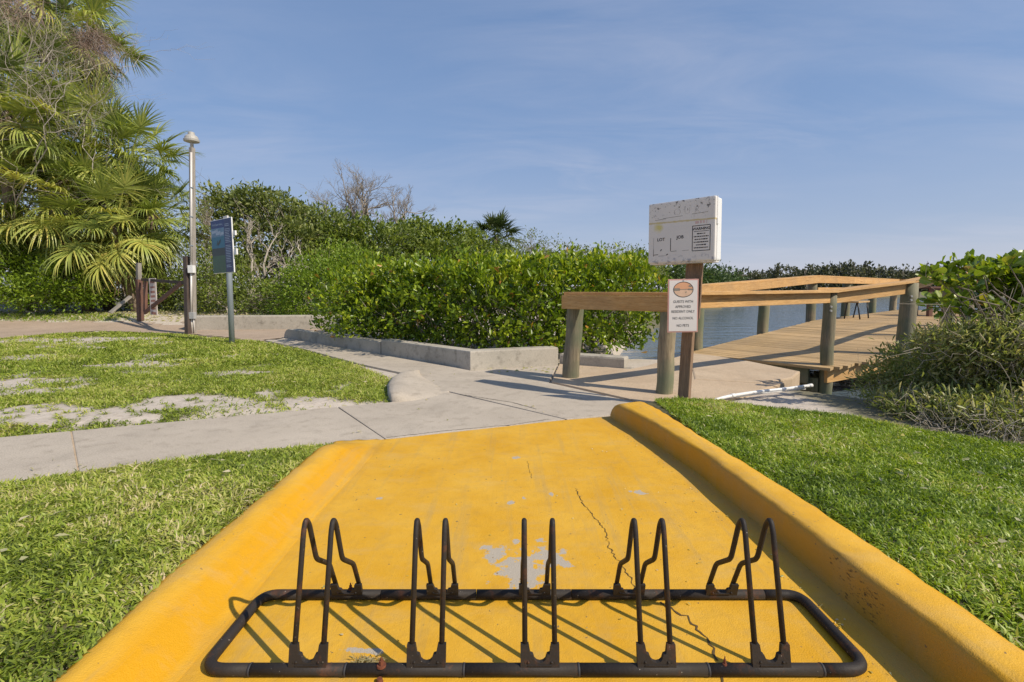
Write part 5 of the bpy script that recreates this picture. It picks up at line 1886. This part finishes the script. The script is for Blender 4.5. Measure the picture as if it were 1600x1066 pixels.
# smaller leaves massed behind them
SG = [lobe(*q) for q in ((1490, 428, 4.6, 48, 15, .12), (1560, 425, 4.5, 52, 24, .15), (1615, 430, 4.4, 45, 32, .2), (1580, 480, 4.5, 42, 34, .2), (1620, 500, 4.3, 45, 45, .2), (1540, 455, 4.6, 30, 14, .1), (1475, 474, 4.6, 24, 10, .08), (1655, 450, 4.3, 50, 60, .2))]
cc, Pn, D, N, tint = foliage(SG, 190, 11, .04, .8, .4, None, .7)
L = .095 * rs.uniform(.6, 1.15, len(Pn))
scatter('foliage', Pn, D, N, L, L * .52, np.clip(tint + .1, 0, .95), M['hedge'], LEAF6, ms)['kind'] = 'stuff'
bm = bmesh.new()
for q in cc[:60]:
    q = Vector(q)
    limb(bm, q + Vector((random.uniform(.05, .25), .1, -random.uniform(.15, .4))), q, .006, .002, 4, .06, 4)
bmobj('branches', bm, M['bark'], ms, True)['kind'] = 'stuff'


# ------------------------------------------------------------------ lawns
def lawn(name, label, poly, bounds, dens, bl, bw_, mat, flat=.75, tbase=.35, mask=None, tvar=.18, edge=0.0, patch=.4, fade=None):
    x0, x1, y0, y1 = bounds
    n = int((x1 - x0) * (y1 - y0) * dens)
    x, y = rs.uniform(x0, x1, n), rs.uniform(y0, y1, n)
    k = inpoly(x + rs.normal(0, edge, n), y + rs.normal(0, edge, n), poly)
    if mask is not None: k &= rs.rand(n) > mask(x, y)
    if fade is not None: k &= rs.rand(n) < fade(x, y)
    x, y = x[k], y[k]
    n = len(x)
    sc_ = .55 + .9 * vn(x, y, .18, 2)
    D = np.stack([rs.normal(0, 1, n), rs.normal(0, 1, n), np.abs(rs.normal(flat, .45, n))], 1)
    # neighbouring blades lean alike, in tufts
    D[:, 0] += 1.1 * np.sin(vn(x, y, .12, 5) * 14)
    D[:, 1] += 1.1 * np.cos(vn(x, y, .12, 6) * 14)
    L = rs.uniform(bl * .45, bl * 1.15, n) * (.7 + .5 * sc_)
    Pn = np.stack([x, y, hgt(x, y) - .004 + rs.uniform(0, .012, n)], 1)
    tint = tbase + patch * (vn(x, y, .55, 7) * .6 + vn(x, y, .14, 8) * .4 - .5) + rs.normal(0, tvar, n)
    o = scatter(name, Pn, D, np.stack([rs.normal(0, .35, n), rs.normal(0, .35, n), np.ones(n)], 1), L, rs.uniform(.7, 1.25, n) * bw_, np.clip(tint, 0, 1), M[mat], BLADE)
    return tag(o, label, kind='stuff')


lawn('lawn_grass', 'sunlit bright green grass lawn right of the yellow kerb', LAWN_R, (1.2, 3.6, .9, 4.6), 23000, .033, .0058, 'grassG', .62, .46, edge=.032, patch=1.0, tvar=.22)
lawn('lawn_grass', 'outer green grass beyond the right lawn towards the thicket', LAWN_R, (3.6, 6.5, .6, 4.4), 3500, .055, .012, 'grassG', .45, .45, edge=.02)
lawn('lawn_grass', 'coarse green and straw grass left of the yellow ramp', LAWN_F, (-3.0, -1.07, .9, 3.4), 21000, .033, .0064, 'grassL', .5, .38, edge=.03, patch=.8, tvar=.2)
lawn('lawn_grass', 'outer coarse grass left of the yellow ramp at the frame edge', LAWN_F, (-5, -3.0, .5, 3.0), 3000, .06, .012, 'grassL', .4, .42, edge=.015)
lawn('lawn_grass', 'patchy thin grass on the sandy left lawn beyond the sidewalk', LAWN_L, (-5.6, -.9, 3.3, 6.4), 9500, .040, .0078, 'grassL', .5, .42, bare, edge=.03, patch=.6)
lawn('lawn_grass', 'far grass of the left lawn around the lamp and blue sign', LAWN_L, (-13, -.9, 6.4, 11.2), 3200, .058, .013, 'grassL', .6, .42, bare, edge=.05, patch=.6)
lawn('lawn_grass', 'grass of the left lawn at the left frame edge', LAWN_L, (-9, -5.6, 3.0, 6.4), 2700, .055, .014, 'grassL', .6, .36, bare, edge=.03)
# verge grass beyond the road
VG = [(-14.5, 13.25), (-11.2, 13.2), (-10.6, 13.6), (-11.5, 14.1), (-20, 14.2), (-20, 13.3)]
lawn('verge_grass', 'yellow green verge grass beyond the dusty road at far left', VG, (-20, -10, 13, 14.4), 700, .08, .014, 'lime', .8, .6, edge=.15, patch=.5)
# litter on the sandy bank: dry leaves, sticks
n = 2600
x = rs.uniform(-18, -2.5, n)
y = 13.1 + rs.rand(n) ** .8 * 2.0
Pn = np.stack([x, y, hgt(x, y) + .012], 1)
o = scatter('leaf_litter', Pn, rdir(n) * [1, 1, .25], rdir(n, 2.0), rs.uniform(.05, .14, n), rs.uniform(.03, .07, n), rs.uniform(.6, 1, n), M['drygrass'])
tag(o, 'dry leaf litter on the sandy bank under the bushes', kind='stuff')
# scraps of fallen leaves at the hedge foot and on the walks
n = 130
x = rs.uniform(-4.6, 1.1, n)
y = 6.1 + np.maximum(0, -x) * .90 + rs.normal(-.05, .12, n) + np.maximum(0, x) * .3
Pn = np.stack([x, y, np.full(n, .006)], 1)
o = scatter('fallen_leaves', Pn, rdir(n) * [1, 1, .1], rdir(n, 3.0), rs.uniform(.03, .07, n), rs.uniform(.02, .035, n), rs.uniform(.5, 1, n), M['drygrass'])
tag(o, 'few fallen leaves lying on the path by the low wall', kind='stuff')

# dead leaves and crumbs scattered over lawns, ramp and sidewalk
n = 260
x = np.concatenate([rs.uniform(1.35, 3.6, 110), rs.uniform(-3.2, -1.2, 80), rs.uniform(-5, .8, 70)])
y = np.concatenate([rs.uniform(1.1, 4.0, 110), rs.uniform(1.1, 2.9, 80), rs.uniform(3.4, 6.0, 70)])
zz_ = np.where((x > 1.35) | ((x < -1.2) & (y < 2.95)), hgt(x, y) + .034, np.where(inpoly(x, y, LAWN_L), hgt(x, y) + .03, .006))
o = scatter('dead_leaves', np.stack([x, y, zz_], 1), rdir(n) * [1, 1, .2], rdir(n, 2.2), rs.uniform(.015, .05, n), rs.uniform(.008, .022, n), rs.uniform(.72, 1, n), M['drygrass'], LEAF6)
tag(o, 'scattered dead leaves and crumbs over the lawns and sidewalk', kind='stuff')
n = 170
x, y = rs.uniform(-.85, 1.05, n), 1.05 + rs.rand(n) ** 1.3 * 2.4
x = np.where(rs.rand(n) < .45, 1.03 - .05 * (y - 1.25) ** 2 - np.abs(rs.normal(0, .03, n)), x)
o = scatter('grit', np.stack([x, y, np.full(n, .0075)], 1), rdir(n) * [1, 1, .3], rdir(n, 1.5), rs.uniform(.004, .016, n), rs.uniform(.003, .008, n), rs.uniform(.5, 1, n), M['drygrass'], LEAF6)
tag(o, 'grit and leaf crumbs lying on the yellow ramp', kind='stuff')
